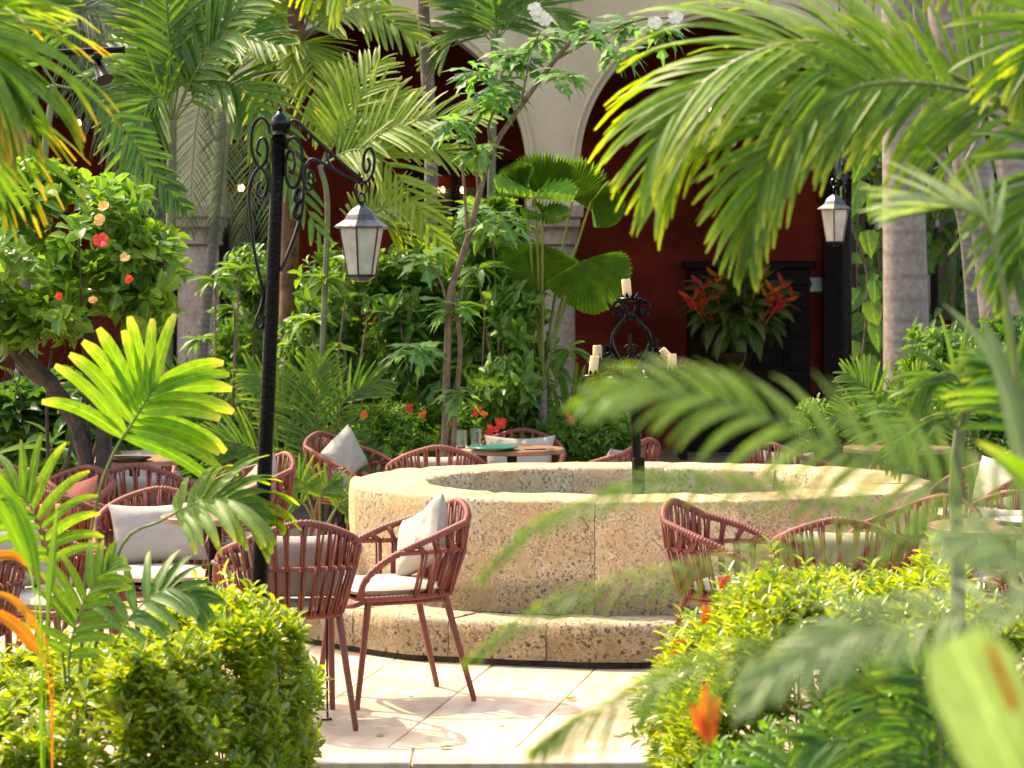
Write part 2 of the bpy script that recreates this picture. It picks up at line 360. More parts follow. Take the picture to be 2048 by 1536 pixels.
# edge slabs with rounded nose + risers below
x = -3.3
while x < 3.3:
    L = rnd(.75, 1.05); mb = MB().box((x + L / 2, EDGE + .145, -.018), (L - .004, .30, .04), bev=.006)
    mb.build('edge_slab', M['tile'], terr, (x + L / 2, EDGE + .145, 0))
    x += L
x = -3.3
while x < 3.3:
    L = rnd(.4, .7); MB().box((x + L / 2, EDGE + .02, -.155), (L - .006, .06, .23), bev=.008).build('riser_stone', M['wellstep'], terr, (x + L / 2, EDGE, -.15))
    x += L
mb = MB().box((0, 19.2, -.17), (16, 6.1, .24)); struct(mb.build('planting_bed', M['soil'], smooth=False))
kerb = thing('bed_kerb', 'low stone kerb between the paving and the planting bed at the back', 'kerb', (0, 16.1, 0))
x = -4.4
while x < 4.4:
    L = rnd(.5, .8); MB().box((x + L / 2, 16.14, .0), (L - .008, .12, .14), bev=.012).build('kerb_stone', M['wellstep'], kerb, (x + L / 2, 16.14, 0)); x += L

# ------------------------------------------------------------------ stone well
WC = Vector((.612, 13.5, 0))
well = thing('stone_well', 'wide round well basin of weathered golden limestone blocks on a low stone step', 'well', WC)
def se(a, rx, ry, p=2.25):
    c, s = math.cos(a), math.sin(a)
    k = (abs(c) ** p + abs(s) ** p) ** (-1 / p); st = math.pi / 6; m_ = ((a + .12) % st) - st / 2
    k *= 1 + .75 * (math.cos(st / 2) / math.cos(m_) - 1) + .75 * (1 - math.cos(st / 2)) * .5
    return rx * k * c, ry * k * s
def ring_stone(a0, a1, rxo, ryo, th, z0, z1, name, mt, seed, na=16, amp=.007, notch=0.0, rc=.03):
    prof = []   # (offset from outer edge inward, z)
    def seg(p, q, n):
        for k in range(n): prof.append((p[0] + (q[0] - p[0]) * k / n, p[1] + (q[1] - p[1]) * k / n))
    nz = max(5, int((z1 - z0) / .05)); nt_ = max(3, int(th / .05))
    seg((0, z0), (0, z1 - rc), nz); seg((0, z1 - rc), (rc * .3, z1 - rc * .3), 1); seg((rc * .3, z1 - rc * .3), (rc, z1), 1)
    seg((rc, z1), (th - rc, z1), nt_); seg((th - rc, z1), (th, z1 - rc), 1); seg((th, z1 - rc), (th, z0), nz); prof.append((th, z0))
    V = []; Fs = []; n = len(prof); g = .003
    amid = (a0 + a1) / 2; ox, oy = se(amid, rxo - th / 2, ryo - th / 2); org = Vector((WC.x + ox, WC.y + oy, z0))
    for i in range(na + 1):
        a = a0 + (a1 - a0) * i / na; edge = min(i, na - i) / na
        sh = .006 if edge == 0 else 0
        for (o, z) in prof:
            rx_, ry_ = rxo - o - (sh if o < th / 2 else -sh), ryo - o - (sh if o < th / 2 else -sh)
            x, y = se(a, rx_, ry_)
            if z > z1 - rc * 1.1 : z = z - sh * .8
            p = Vector((WC.x + x, WC.y + y, z))
            d = noise.noise(p * 5 + Vector((seed, 0, 0))) * amp + noise.noise(p * 17 + Vector((0, seed, 0))) * amp * .55 + noise.noise(p * 45) * amp * .3
            rn = Vector((x, y, 0)).normalized(); k = 1 if o <= rc else (-1 if o >= th - rc else 0)
            p += rn * d * k + Vector((0, 0, d * (.6 if z > z1 - .05 else 0)))
            V.append(p - org)
    for i in range(na):
        for j in range(n - 1):
            a = i * n + j; Fs.append((a, a + n, a + n + 1, a + 1))
    Fs.append(tuple(range(n))); Fs.append(tuple(reversed(range(na * n, (na + 1) * n))))
    me = mesh(name, V, Fs, mt, True); me.set_sharp_from_angle(angle=math.radians(50))
    link(name, me, well, org)
def ring(rx, ry, th, z0, z1, name, mt, widths, amp, rc, start=0.0):
    a = start; k = 0; gap = .0010
    tot = sum(widths)
    for wd in widths:
        da = wd / tot * 2 * math.pi
        ring_stone(a + gap, a + da - gap, rx, ry, th, z0, z1 + rnd(-.004, .004), name, mt, k * 3.7 + z0 * 10, na=max(8, int(da / .045)), amp=amp, rc=rc); a += da; k += 1
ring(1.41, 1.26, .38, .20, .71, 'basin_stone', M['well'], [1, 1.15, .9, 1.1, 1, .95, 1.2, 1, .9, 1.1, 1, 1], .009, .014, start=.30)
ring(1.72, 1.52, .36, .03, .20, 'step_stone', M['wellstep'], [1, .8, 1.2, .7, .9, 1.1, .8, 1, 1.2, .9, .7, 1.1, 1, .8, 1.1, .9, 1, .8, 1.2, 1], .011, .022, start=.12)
ring(1.695, 1.495, .3, -.02, .03, 'plinth_shadow_course', M['darkbranch'], [1] * 10, .003, .004)  # dark ring whose colour stands in for the shadow under the step
mb = MB(); V = [(WC.x, WC.y, .30)] + [(WC.x + se(2 * math.pi * i / 48, 1.16, .92)[0], WC.y + se(2 * math.pi * i / 48, 1.16, .92)[1], .30) for i in range(48)]
mb.add(V, [(0, 1 + i, 1 + (i + 1) % 48) for i in range(48)]); mb.build('basin_floor', M['soil'], well)

# ------------------------------------------------------------------ arcade building
Y0, Y1, YB = 22.0, 22.55, 26.0
bld = thing('arcaded_building', 'cream plastered arcade with stone columns and a deep red wall inside, behind the garden', 'building', (0, Y0, 0))
pxw = lambda px, d=Y0: (px - 1024) * d / F
ARC = [(pxw(27 + 719.5 * k), 1.224, 2.55) for k in (-1, 0, 1, 2, 3)]
def wall_with_arches():
    V = []; Fs = []; top = 6.2; xs = set()
    x_lo, x_hi = ARC[0][0], ARC[-1][0]
    for cx, r, zs in ARC:
        for k in range(49):
            xs.add(round(cx - r * math.cos(math.pi * k / 48), 5))
    xs = sorted(x for x in xs if x_lo - 1e-6 <= x <= x_hi + 1e-6)
    def low(x):
        for cx, r, zs in ARC:
            if abs(x - cx) <= r + 1e-6: return zs + math.sqrt(max(0, r * r - (x - cx) ** 2))
        return 2.25
    for x in xs:
        zl = low(x)
        V += [(x, Y0, zl), (x, Y0, top), (x, Y1, top), (x, Y1, zl)]
    for i in range(len(xs) - 1):
        a = i * 4; b = a + 4
        mid = (xs[i] + xs[i + 1]) / 2; inarch = any(abs(mid - cx) < r - 1e-4 for cx, r, zs in ARC)
        if inarch: Fs += [(a, b, b + 1, a + 1), (a + 3, a + 2, b + 2, b + 3), (a, a + 3, b + 3, b), (a + 1, b + 1, b + 2, a + 2)]
        else:
            n = len(V); x0, x1 = xs[i], xs[i + 1]
            V += [(x0, Y0, 2.25), (x1, Y0, 2.25), (x1, Y1, 2.25), (x0, Y1, 2.25)]
            Fs += [(n, n + 1, b, a), (a, b, b + 1, a + 1), (n + 3, a + 3, b + 3, n + 2), (a + 3, a + 2, b + 2, b + 3), (n, a, a + 3, n + 3), (n + 1, n + 2, b + 3, b), (n, n + 3, n + 2, n + 1), (a + 1, b + 1, b + 2, a + 2)]
    mb = MB(); mb.add(V, Fs); return mb
wall_with_arches().build('arcade_wall', M['cream'], bld)
# arch mouldings
for cx, r, zs in ARC[1:4]:
    path = [(cx - (r + .055) * math.cos(math.pi * k / 40), Y0 - .012, zs + (r + .055) * math.sin(math.pi * k / 40)) for k in range(41)]
    MB().tube(path, .016, 6).build('arch_moulding', M['cream'], bld)
# columns
for k in range(4):
    cx = (ARC[k][0] + ARC[k + 1][0]) / 2 + .01
    o = MB().lathe([(.175, .22), (.178, .5), (.172, 1.2), (.165, 1.92)], 24, (cx, (Y0 + Y1) / 2, 0)).build('column', M['column'], bld, (cx, (Y0 + Y1) / 2, 0))
    MB().box((cx, (Y0 + Y1) / 2, 2.20), (.47, .57, .10), bev=.01).box((cx, (Y0 + Y1) / 2, 2.11), (.42, .5, .08), bev=.012).lathe([(.168, 1.92), (.20, 1.94), (.19, 1.98), (.205, 2.07)], 24, (cx, (Y0 + Y1) / 2, 0)).build('capital', M['column'], o)
    MB().box((cx, (Y0 + Y1) / 2, .05), (.5, .55, .14), bev=.01).lathe([(.235, .12), (.24, .16), (.2, .20), (.19, .22)], 24, (cx, (Y0 + Y1) / 2, 0)).build('column_base', M['column'], o)
# ochre curved band high on the wall
path = [(pxw(985) + .62 * (1 - math.cos(t)), Y0 - .02, 4.15 - .62 * math.sin(t) * .9) for t in [k * .08 for k in range(20)]]
MB().tube(path, .03, 6).build('curved_moulding', M['cream'], bld)
V = []
mb = MB()
for k in range(20):
    x, y, z = path[k]; mb.V += [(x + .03, Y0 - .012, z + .02), (x + .03 + .02, Y0 - .012, 5.5)]
mb.F = [(2 * k, 2 * k + 2, 2 * k + 3, 2 * k + 1) for k in range(19)]
mb.build('ochre_panel', M['ochre'], bld)
MB().box((0, 24.3, -.02), (15, 4.6, .12)).build('gallery_floor', M['tile'], bld, smooth=False)
MB().box((0, YB + .15, 2.4), (15, .3, 4.9)).build('back_wall', M['red'], bld, smooth=False)
MB().box((0, 24.3, 4.35), (15, 3.9, .2)).build('ceiling', M['darkwood'], bld, smooth=False)
MB().box((-7.35, 24.3, 2.2), (.3, 4.2, 4.4)).build('side_wall', M['red'], bld, smooth=False)
MB().box((7.35, 24.3, 2.2), (.3, 4.2, 4.4)).build('side_wall', M['red'], bld, smooth=False)
for k in range(14):
    MB().box((-6.5 + k, 24.25, 4.16), (.12, 3.4, .16)).build('ceiling_beam', M['darkwood'], bld, (-6.5 + k, 24.25, 4.16), smooth=False)
pb = lambda px: pxw(px, YB)
MB().box((pb(40), YB - .03, .26), (1.9, .06, .50), bev=.01).build('white_plinth', M['white'], bld, smooth=False)
def zz(py, d=YB): return EYE - (py - 535) * d / F
# central glazed door
def door(px0, px1, ptop, panes, name='door'):
    x0, x1, zt = pb(px0), pb(px1), zz(ptop); W = x1 - x0
    fr = MB(); fr.box(((x0 + x1) / 2, YB - .05, zt + .07), (W + .3, .1, .14)); 
    for xx in (x0 - .07, x1 + .07): fr.box((xx, YB - .05, zt / 2 + .02), (.14, .098, zt - .04))
    fo = fr.build(name, M['darkwood'], bld, ((x0 + x1) / 2, YB - .05, .04), smooth=False)
    pw = W / panes
    for k in range(panes):
        cx = x0 + pw * (k + .5)
        MB().box((cx, YB - .045, zt * .68), (pw - .09, .03, zt * .55)).build('pane', M['pane'], fo, (cx, YB - .05, 1.2), smooth=False)
        MB().box((cx, YB - .045, zt * .20), (pw - .09, .05, zt * .33), bev=.012).build('door_panel', M['brownwood'], fo, (cx, YB - .05, .5), smooth=False)
        for kk in (-1, 1): MB().box((cx + kk * (pw / 2 - .022), YB - .04, zt / 2 + .02), (.042, .07, zt - .045)).build('door_stile', M['darkwood'], fo, (cx, YB - .05, .5), smooth=False)
        MB().box((cx + .02 , YB - .028, zt * .68), (pw * .32, .012, zt * .5)).build('wooden_mullion', M['brownwood'], fo, (cx, YB - .05, 1.2), smooth=False)
door(845, 1045, 350, 3)
door(285, 335, 365, 1); door(450, 520, 365, 1); door(1675, 1990, 250, 5)  # last door is widened as an added dark backdrop behind the vines
# plaque
so = MB().box(((pb(1610) + pb(1645)) / 2, YB - .012, (zz(555) + zz(583)) / 2), (pb(1645) - pb(1610), .02, zz(555) - zz(583)), bev=.003).build('wall_plaque', M['white'], None, ((pb(1610) + pb(1645)) / 2, YB - .012, (zz(555) + zz(583)) / 2), smooth=False)
tag(so, 'small white plaque with a dark emblem on the red wall beside the carved cabinet', 'plaque')
px_, pz_ = pb(1621), (zz(555) + zz(583)) / 2
mb = MB(); mb.tube([(px_ - .025 + .03 * math.sin(t), YB - .026, pz_ + .03 * math.cos(t) + .008) for t in [k * .35 for k in range(10)]], [.003 + .0008 * k for k in range(10)], 5)
mb.build('emblem', M['iron'], so)
mb = MB()
for k in range(3): mb.box((pb(1635), YB - .0235, pz_ + .03 - k * .022), (.055, .003, .005))
mb.build('printed_line', simple('pale_grey_print', (.45, .44, .43), .8), so)
# sconces: small lit bulbs on an iron bracket
def sconce(px, py, bulbs, d, label):
    c = P(px, py, d); t = thing('wall_sconce', label, 'lamp', c, 'small lit lamps inside the arcade')
    mb = MB(); mb.tube([(c.x, YB - .01, c.z - .05), (c.x, c.y, c.z - .08)], .008, 6)
    for dx in bulbs: mb.tube([(c.x, c.y, c.z - .08), (c.x + dx * .5, c.y, c.z - .12), (c.x + dx, c.y, c.z - .04)], .006, 6)
    mb.build('bracket', M['iron'], t)
    for dx in bulbs:
        MB().lathe([(.001, -.03), (.012, -.02), (.018, 0), (.012, .02), (.001, .032)], 10, (c.x + dx, c.y, c.z)).build('bulb', M['bulb'], t, (c.x + dx, c.y, c.z))
sconce(880, 380, (-.025, .025), 25.9, 'lit twin-bulb lamp glowing left of the bare palm trunk by the glazed door')
sconce(925, 380, (0,), 25.9, 'single lit bulb glowing in the middle of the glazed door')
sconce(482, 376, (-.012, .012), 25.8, 'lit lamp behind the grey-green fronds beside the left stone column')
sconce(158, 246, (0,), 25.0, 'single lit bulb high behind the feathery fronds at upper left')
sconce(1422, 222, (0,), 25.5, 'single lit bulb high in the right arch behind the overhanging frond')
# cabinet
x0, x1 = pb(1372), pb(1608); zt = zz(530, 25.5)
cab = thing('carved_cabinet', 'dark carved wooden cabinet with square panels against the red wall in the right arch', 'cabinet', ((x0 + x1) / 2, 25.65, .04))
MB().box(((x0 + x1) / 2, 25.7, zt / 2), (x1 - x0, .5, zt - .06), bev=.01).build('carcass', M['darkwood'], cab, smooth=False)
MB().box(((x0 + x1) / 2, 25.68, zt + .0), (x1 - x0 + .1, .58, .07), bev=.015).build('cornice', M['darkwood'], cab, smooth=False)
for i in range(4):
    for j in range(5):
        cx = x0 + (x1 - x0) * (i + .5) / 4; cz = .2 + (zt - .35) * (j + .5) / 5
        MB().box((cx, 25.44, cz), ((x1 - x0) / 4 - .06, .03, (zt - .35) / 5 - .06), bev=.008).box((cx, 25.42, cz), ((x1 - x0) / 4 - .14, .03, (zt - .35) / 5 - .14), bev=.008).build('carved_panel', M['brownwood'] if (i + j) % 5 == 9 else M['darkwood'], cab, (cx, 25.44, cz), smooth=False)
# console table + urn
tb = thing('console_table', 'long dark narrow table under the flower urn in the right arch', 'table', (P(1500, 790, 24.6).x, 24.6, .04))
cx = P(1490, 790, 24.6).x; ztb = P(0, 792, 24.6).z
MB().box((cx, 24.6, ztb), (1.25, .45, .035), bev=.006).build('table_top', M['iron_dust'], tb, smooth=False)
for sx in (-.56, .56):
    for sy in (-.18, .18): MB().box((cx + sx, 24.6 + sy, ztb / 2), (.06, .06, ztb - .04), bev=.006).build('leg', M['darkwood'], tb, smooth=False)
uc = P(1468, 0, 24.55).x
urn = thing('bronze_urn', 'dark bronze footed urn holding the red heliconia arrangement', 'vase', (uc, 24.55, ztb + .02))
MB().lathe([(.10, 0), (.10, .03), (.04, .07), (.035, .13), (.08, .2), (.15, .30), (.17, .37), (.15, .38), (.10, .36)], 20, (uc, 24.55, ztb + .02)).build('bowl', simple('bronze', (.10, .055, .03), .35, metal=.8), urn)

# ------------------------------------------------------------------ leaves
def leaf_template(profile, droop=.25, fold=.12, wave=0.0):
    """profile: list of (t, halfwidth) interior stations. Unit length along x, unit width along y."""
    V = [(0, 0, 0)]; al = [0]
    for t, w_ in profile:
        z = -droop * t * t
        V += [(t, -w_, z + fold * w_ * 2 * .5), (t, 0, z), (t, w_, z + fold * w_ * 2 * .5)]; al += [t] * 3
    V.append((1, 0, -droop)); al.append(1)
    Fs = [(0, 1, 2), (0, 2, 3)]; n = len(profile)
    for k in range(n - 1):
        a = 1 + 3 * k; Fs += [(a, a + 3, a + 4, a + 1), (a + 1, a + 4, a + 5, a + 2)]
    a = 1 + 3 * (n - 1); e = len(V) - 1; Fs += [(a, e, a + 1), (a + 1, e, a + 2)]
    return np.array(V, float), Fs, np.array(al, float)
T_SMALL = leaf_template([(.4, .48), (.75, .38)], .15, .3)
T_OVAL = leaf_template([(.2, .34), (.5, .5), (.8, .32)], .28, .25)
T_HEART = leaf_template([(.08, .42), (.35, .52), (.7, .32)], .3, .2)
T_LONG = leaf_template([(.3, .45), (.6, .5), (.85, .28)], .5, .2)
T_PETAL = leaf_template([(.4, .4), (.8, .5)], .3, -.2)

def leaf_frames(D, N):
    D = D / np.linalg.norm(D, axis=1, keepdims=True)
    S = np.cross(N, D); nl = np.linalg.norm(S, axis=1, keepdims=True); nl[nl < 1e-6] = 1; S /= nl
    return D, S, np.cross(D, S)
def leaves_mesh(name, tmpl, Pp, D, N, L, W, mt, org):
    TV, TF, TA = tmpl; n = len(Pp); D, S, U = leaf_frames(D, N); k = len(TV)
    V = (Pp - org)[:, None, :] + TV[None, :, 0, None] * D[:, None, :] * L[:, None, None] + TV[None, :, 1, None] * S[:, None, :] * W[:, None, None] + TV[None, :, 2, None] * U[:, None, :] * L[:, None, None]
    V = V.reshape(-1, 3); tv = np.repeat(NP.random(n), k); al = np.tile(TA, n)
    tri = [f for f in TF if len(f) == 3]; quad = [f for f in TF if len(f) == 4]
    off = (np.arange(n) * k)[:, None, None]
    me = bpy.data.meshes.new(name); me.vertices.add(len(V)); me.vertices.foreach_set('co', V.ravel())
    lt = (np.array(tri)[None] + off).reshape(-1, 3); lq = (np.array(quad)[None] + off).reshape(-1, 4) if quad else np.zeros((0, 4), int)
    loops = np.concatenate([lt.ravel(), lq.ravel()]).astype(np.int32); me.loops.add(len(loops)); me.loops.foreach_set('vertex_index', loops)
    starts = np.concatenate([np.arange(len(lt)) * 3, len(lt) * 3 + np.arange(len(lq)) * 4]).astype(np.int32)
    me.polygons.add(len(starts)); me.polygons.foreach_set('loop_start', starts)
    me.update(calc_edges=True); me.validate()
    me.polygons.foreach_set('use_smooth', np.ones(len(me.polygons), bool))
    for kk, a in (('tv', tv), ('al', al)):
        at = me.attributes.new(kk, 'FLOAT', 'POINT'); at.data.foreach_set('value', a.astype(np.float32))
    cr = me.attributes.new('cr', 'FLOAT', 'POINT'); cr.data.foreach_set('value', np.tile(np.sign(TV[:, 1]), n).astype(np.float32))
    me.materials.append(mt); return me
_shared = {}
def shared_leaf(tmpl, mt, name):
    key = (id(tmpl), mt.name, name)
    if key not in _shared:
        TV, TF, TA = tmpl; _shared[key] = mesh(name, TV, TF, mt, True, {'al': TA, 'tv': [0.0] * len(TV), 'cr': np.sign(TV[:, 1])})
    return _shared[key]
def place_leaves(root, org, tmpl, Pp, D, N, L, W, mt, n_parts, name='leaf', cloud='foliage'):
    """the n_parts leaves nearest the camera side as objects of their own, the rest as one stuff part"""
    n = len(Pp); org = np.array(org, float)
    if n_parts:
        score = Pp[:, 1] - .12 * L / L.mean() + NP.random(n) * .3
        order = np.argsort(score); a, rest = order[:n_parts], order[n_parts:]
        Dn, S, U = leaf_frames(D[a], N[a]); me = shared_leaf(tmpl, mt, name)
        for k, i in enumerate(a):
            o = link(name, me, root, Pp[i])
            l, w_ = float(L[i]), float(W[i])
            Mx = Matrix(((Dn[k, 0] * l, S[k, 0] * w_, U[k, 0] * l, 0), (Dn[k, 1] * l, S[k, 1] * w_, U[k, 1] * l, 0), (Dn[k, 2] * l, S[k, 2] * w_, U[k, 2] * l, 0), (0, 0, 0, 1)))
            o.matrix_local = Matrix.Translation(Vector(Pp[i]) - Vector(WL[root.name])) @ Mx
    else: rest = np.arange(n)
    if len(rest):
        stuff(link(cloud, leaves_mesh(cloud, tmpl, Pp[rest], D[rest], N[rest], L[rest], W[rest], mt, org), root, org))
def blobs_points(blobs, n, shell=.55):
    """blobs: (cx,cy,cz,rx,ry,rz). Points through the outer shell of each, thinned where noise is low."""
    vol = np.array([b[3] * b[4] + b[4] * b[5] + b[3] * b[5] for b in blobs]); vol /= vol.sum(); out = []; nor = []
    B = np.array(blobs)
    while sum(len(o) for o in out) < n:
        k = NP.choice(len(blobs), n, p=vol); v = NP.normal(size=(n, 3)); v /= np.linalg.norm(v, axis=1, keepdims=True)
        r = shell + (1.04 - shell) * NP.random(n) ** .7 + (NP.random(n) < .16) * NP.random(n) * .32
        p = B[k, :3] + v * B[k, 3:] * r[:, None]
        nn = v / B[k, 3:]; nn /= np.linalg.norm(nn, axis=1, keepdims=True)
        keep = np.array([noise.noise(Vector(q) * 3.3) > -.07 for q in p])
        out.append(p[keep]); nor.append(nn[keep])
    return np.concatenate(out)[:n], np.concatenate(nor)[:n]
def sprigs(Pc, Nc, per, spread, L0, L1, asp, up=.5, out_=.8, step=.3):
    """leaves in small whorls round upright twigs"""
    n = len(Pc); ax = Nc * out_ + np.array([0, 0, up]) + NP.normal(size=(n, 3)) * .35; ax /= np.linalg.norm(ax, axis=1, keepdims=True)
    t = np.cross(ax, np.array([.3, .5, .8])); t /= np.linalg.norm(t, axis=1, keepdims=True); b = np.cross(ax, t)
    A, D, N = [], [], []
    for k in range(per):
        a = k * 2.4 + NP.random(n) * .7; rad = t * np.cos(a)[:, None] + b * np.sin(a)[:, None]
        h = (k / max(1, per - 1)); lift = .25 + .75 * h
        D.append(rad + ax * lift + NP.normal(size=(n, 3)) * .15); A.append(Pc + ax * (h - .5)[..., None] * spread if hasattr(h, 'shape') else Pc + ax * (h - .5) * spread); N.append(ax - rad * lift * .5 + NP.normal(size=(n, 3)) * .2)
    A, D, N = np.concatenate(A), np.concatenate(D), np.concatenate(N)
    L = L0 + (L1 - L0) * NP.random(len(A)); W = L * asp * (.8 + .4 * NP.random(len(A))); return A, D, N, L, W
def stems(root, org, tops, base, mt, r0=.012, name='stem', n=10):
    for k in range(n):
        t = Vector(tops[R_.randrange(len(tops))]); b = Vector(base) + Vector((rnd(-.15, .15), rnd(-.1, .1), 0))
        mid = b.lerp(t, .5) + Vector((rnd(-.08, .08), rnd(-.08, .08), rnd(0, .1)))
        pts = crom([b, mid, t], 8); MB().tube(pts, [r0 * (1 - .7 * i / 8) for i in range(9)], 6).build(name, mt, root, b)
def shrub(name, label, cat, blobs, base, n_sp, per, L0, L1, asp, mt, tmpl=T_OVAL, n_parts=120, stem_mat=None, group=None, up=.5, out_=.8, nst=8, spread=.08, shell=.5, r0=.012):
    root = thing(name, label, cat, base, group)
    Pc, Nc = blobs_points(blobs, n_sp, shell); A, D, N, L, W = sprigs(Pc, Nc, per, spread, L0, L1, asp, up, out_)
    place_leaves(root, base, tmpl, A, D, N, L, W, mt, n_parts)
    stems(root, base, Pc, base, stem_mat or M['branch'], r0, n=nst)
    return root, Pc, Nc

# ------------------------------------------------------------------ palm fronds
def ftopo(ns):
    Fs = []
    for k in range(ns):
        a = 3 * k; Fs += [(a, a + 3, a + 4, a + 1), (a + 1, a + 4, a + 5, a + 2)]
    return Fs
_ft = {k: ftopo(k) for k in (4, 5, 6, 8)}
G = Vector((0, 0, -1))
def frond(root, pts, L, n, width, mt, droop=.6, nrm=(0, -.7, .7), a0=75, a1=25, r0=.008, t0=.15, rmat=None, ns=5, prof=None, lift=0.15, jit=.12, blunt=.35, fold=.18, sides=(-1, 1), name='frond', wt=0.0, twist=.5, both_ns=24, pair_jit=.3):
    path = crom(pts, both_ns); m_ = len(path)
    base = path[0]
    fo = MB().tube(path, [r0 * (1 - .8 * i / (m_ - 1)) for i in range(m_)], 6).build(name, rmat or M['rachis'], root, base)
    N0 = Vector(nrm).normalized()
    for i in range(n):
        t = t0 + (1 - t0) * (i + .5) / n
        for sd in sides:
            tt = min(.999, max(0, t + rnd(-pair_jit, pair_jit) * (1 - t0) / n)); u = tt * (m_ - 1); k = int(u); p = path[k].lerp(path[min(k + 1, m_ - 1)], u - k)
            T = (path[min(k + 1, m_ - 1)] - path[max(k - 0, 0)]).normalized()
            N = (N0 - T * N0.dot(T)); N = N.normalized() if N.length > .05 else T.orthogonal().normalized()
            S = T.cross(N) * sd
            s = (tt - t0) / (1 - t0)
            a = math.radians(a0 + (a1 - a0) * s ** 1.2) * rnd(.88, 1.1)
            ll = L * (prof(s) if prof else (.45 + .62 * math.sin(math.pi * min(1, .12 + .80 * s)) - .25 * s)) * rnd(1 - jit, 1 + jit)
            D = (T * math.cos(a) + S * math.sin(a) + N * (lift + rnd(-.08, .08))).normalized()
            Wd = (T + N * (rnd(-.5, .5) * twist)).normalized()
            q = Vector((0, 0, 0)); ds = ll / ns; V = []; al = []; tv = R_.random()
            dr = droop * rnd(.7, 1.3)
            wfun = width * rnd(.85, 1.12)
            for j in range(ns + 1):
                h = j / ns
                Wv = (Wd - D * Wd.dot(D)); Wv = Wv.normalized() if Wv.length > .05 else S
                Nn = D.cross(Wv)
                hw = wfun * .5 * (min(1, .35 + h * 3.5) * (1 - h ** 3 * (1 - blunt) - .0)) if h < 1 else wfun * .5 * blunt * .6
                V += [q - Wv * hw + Nn * hw * fold * 2 * (1 if Nn.z > 0 else -1), q.copy(), q + Wv * hw + Nn * hw * fold * 2 * (1 if Nn.z > 0 else -1)]; al += [h] * 3
                D = (D + G * dr * (.35 + h) / ns * 1.2).normalized(); q = q + D * ds
            link('leaflet', mesh('leaflet', V, _ft[ns], mt, True, {'al': al, 'tv': [tv] * len(al), 'cr': [-1., 0., 1.] * (ns + 1)}), fo, p)
    return fo
def PP(l, d=None): return [P(*(q if len(q) == 3 else (q[0], q[1], d))) for q in l]
def trunk(root, pts, r0, r1, mt, name='trunk', n=30, ring=.0, seg=16, rough=0.0):
    path = crom(pts, n); rr = [(r0 + (r1 - r0) * i / n) * (1 + (ring if i % 2 else 0)) for i in range(n + 1)]
    return MB().tube(path, rr, seg).build(name, mt, root, path[0])

exec_palms = True
# ------------------------------------------------------------------ back-garden palms
def px2m(v, d): return v * d / F
def crown(root, c, tips, L, n, width, mt, lift=60, d=None, nrmf=None, **kw):
    """c: (px,py,d) crown; tips: (px,py[,dd]) frond ends"""
    c3 = P(*c)
    for tp in tips:
        dd = tp[2] if len(tp) > 2 else rnd(-.4, .4)
        lf = tp[3] if len(tp) > 3 else lift
        e = P(tp[0], tp[1], c[2] + dd); mid = c3.lerp(e, .55) + Vector((0, 0, px2m(lf, c[2])))
        nr = nrmf or (rnd(-.3, .3), -.75, .6)
        frond(root, [c3, c3.lerp(mid, .5) + Vector((0, 0, px2m(lf * .35, c[2]))), mid, e], L, n, width, mt, nrm=nr, **kw)

def cane_palm(label, base, path, r, tmat, cr, tips, L, n, width, mt, name='cane_palm', ring=.0, **kw):
    b = P(*path[0]); root = thing(name, label, 'palm', b, kw.pop('group', 'palms growing in the back garden'))
    trunk(root, PP(path), r, r * .8, tmat, ring=ring)
    crown(root, cr, tips, L, n, width, mt, **kw)
    return root
GP = 'palms growing in the back garden'
cane_palm('green cane palm with a slim ringed trunk before the left stone column', None, [(338, 1010, 17), (336, 640, 17), (342, 420, 17), (345, 240, 17)], .034, M['trunk_green'], (345, 245, 17),
          [(262, -20, .3), (320, -110, 0), (430, -90, .2), (545, -30, -.3), (560, 90, -.5, 90), (210, 130, .3, 50), (240, 470, -.5, 130), (640, 470, -.6, 160)], .42, 24, .036, M['lf_mid'], droop=.45, r0=.009, jit=.15, a0=60, a1=20)
cane_palm('bare ringed palm trunk rising before the middle arch under bright fronds', None, [(862, 1000, 18.2), (860, 600, 18.2), (862, 300, 18.2), (848, 50, 18.2), (836, -160, 18.2)], .048, M['trunk_thin'], (600, 90, 17.6),
          [(700, -60, .2), (830, 80, -.4, 70), (500, -50, .3), (450, 130, .2, 60), (520, 300, -.3, 90), (640, 270, -.4, 60)], .40, 24, .034, M['lf_lime'], droop=.4, r0=.009, ring=.04, a0=62, a1=22)
cane_palm('low arching lime palm beside the hanging lantern with fronds across the middle arch', None, [(640, 1010, 16.6), (645, 700, 16.6), (655, 420, 16.6), (640, 330, 16.6)], .02, M['trunk_green'], (640, 335, 16.6),
          [(985, 230, -.2, 35), (950, 330, .2, 60), (830, 200, .3, 50), (900, 520, -.3, 100), (760, 120, .4, 30)], .34, 24, .028, M['lf_lime'], droop=.35, r0=.007, a0=62, a1=24)
cane_palm('yellow-green palm fronds hanging behind the lantern at mid height', None, [(700, 1010, 17.2), (690, 700, 17.2), (690, 470, 17.2)], .018, M['trunk_green'], (690, 475, 17.2),
          [(930, 500, -.3, 70), (860, 560, .2, 70), (820, 420, .2, 30)], .30, 22, .022, M['lf_lime'], droop=.35, r0=.006, a0=60, a1=22)
cane_palm('tall areca palm with thin fronds before the pier of the middle arch', None, [(985, 1000, 18), (982, 500, 18), (986, 200, 18), (990, 60, 18)], .03, M['trunk_green'], (990, 90, 18),
          [(860, 130, .2, 50), (890, -20, .2, 30), (990, -110, 0, 0), (1090, -60, .2, 20), (1150, 60, -.2, 60)], .34, 20, .03, M['lf_mid'], droop=.4, r0=.007, a0=60, a1=22)
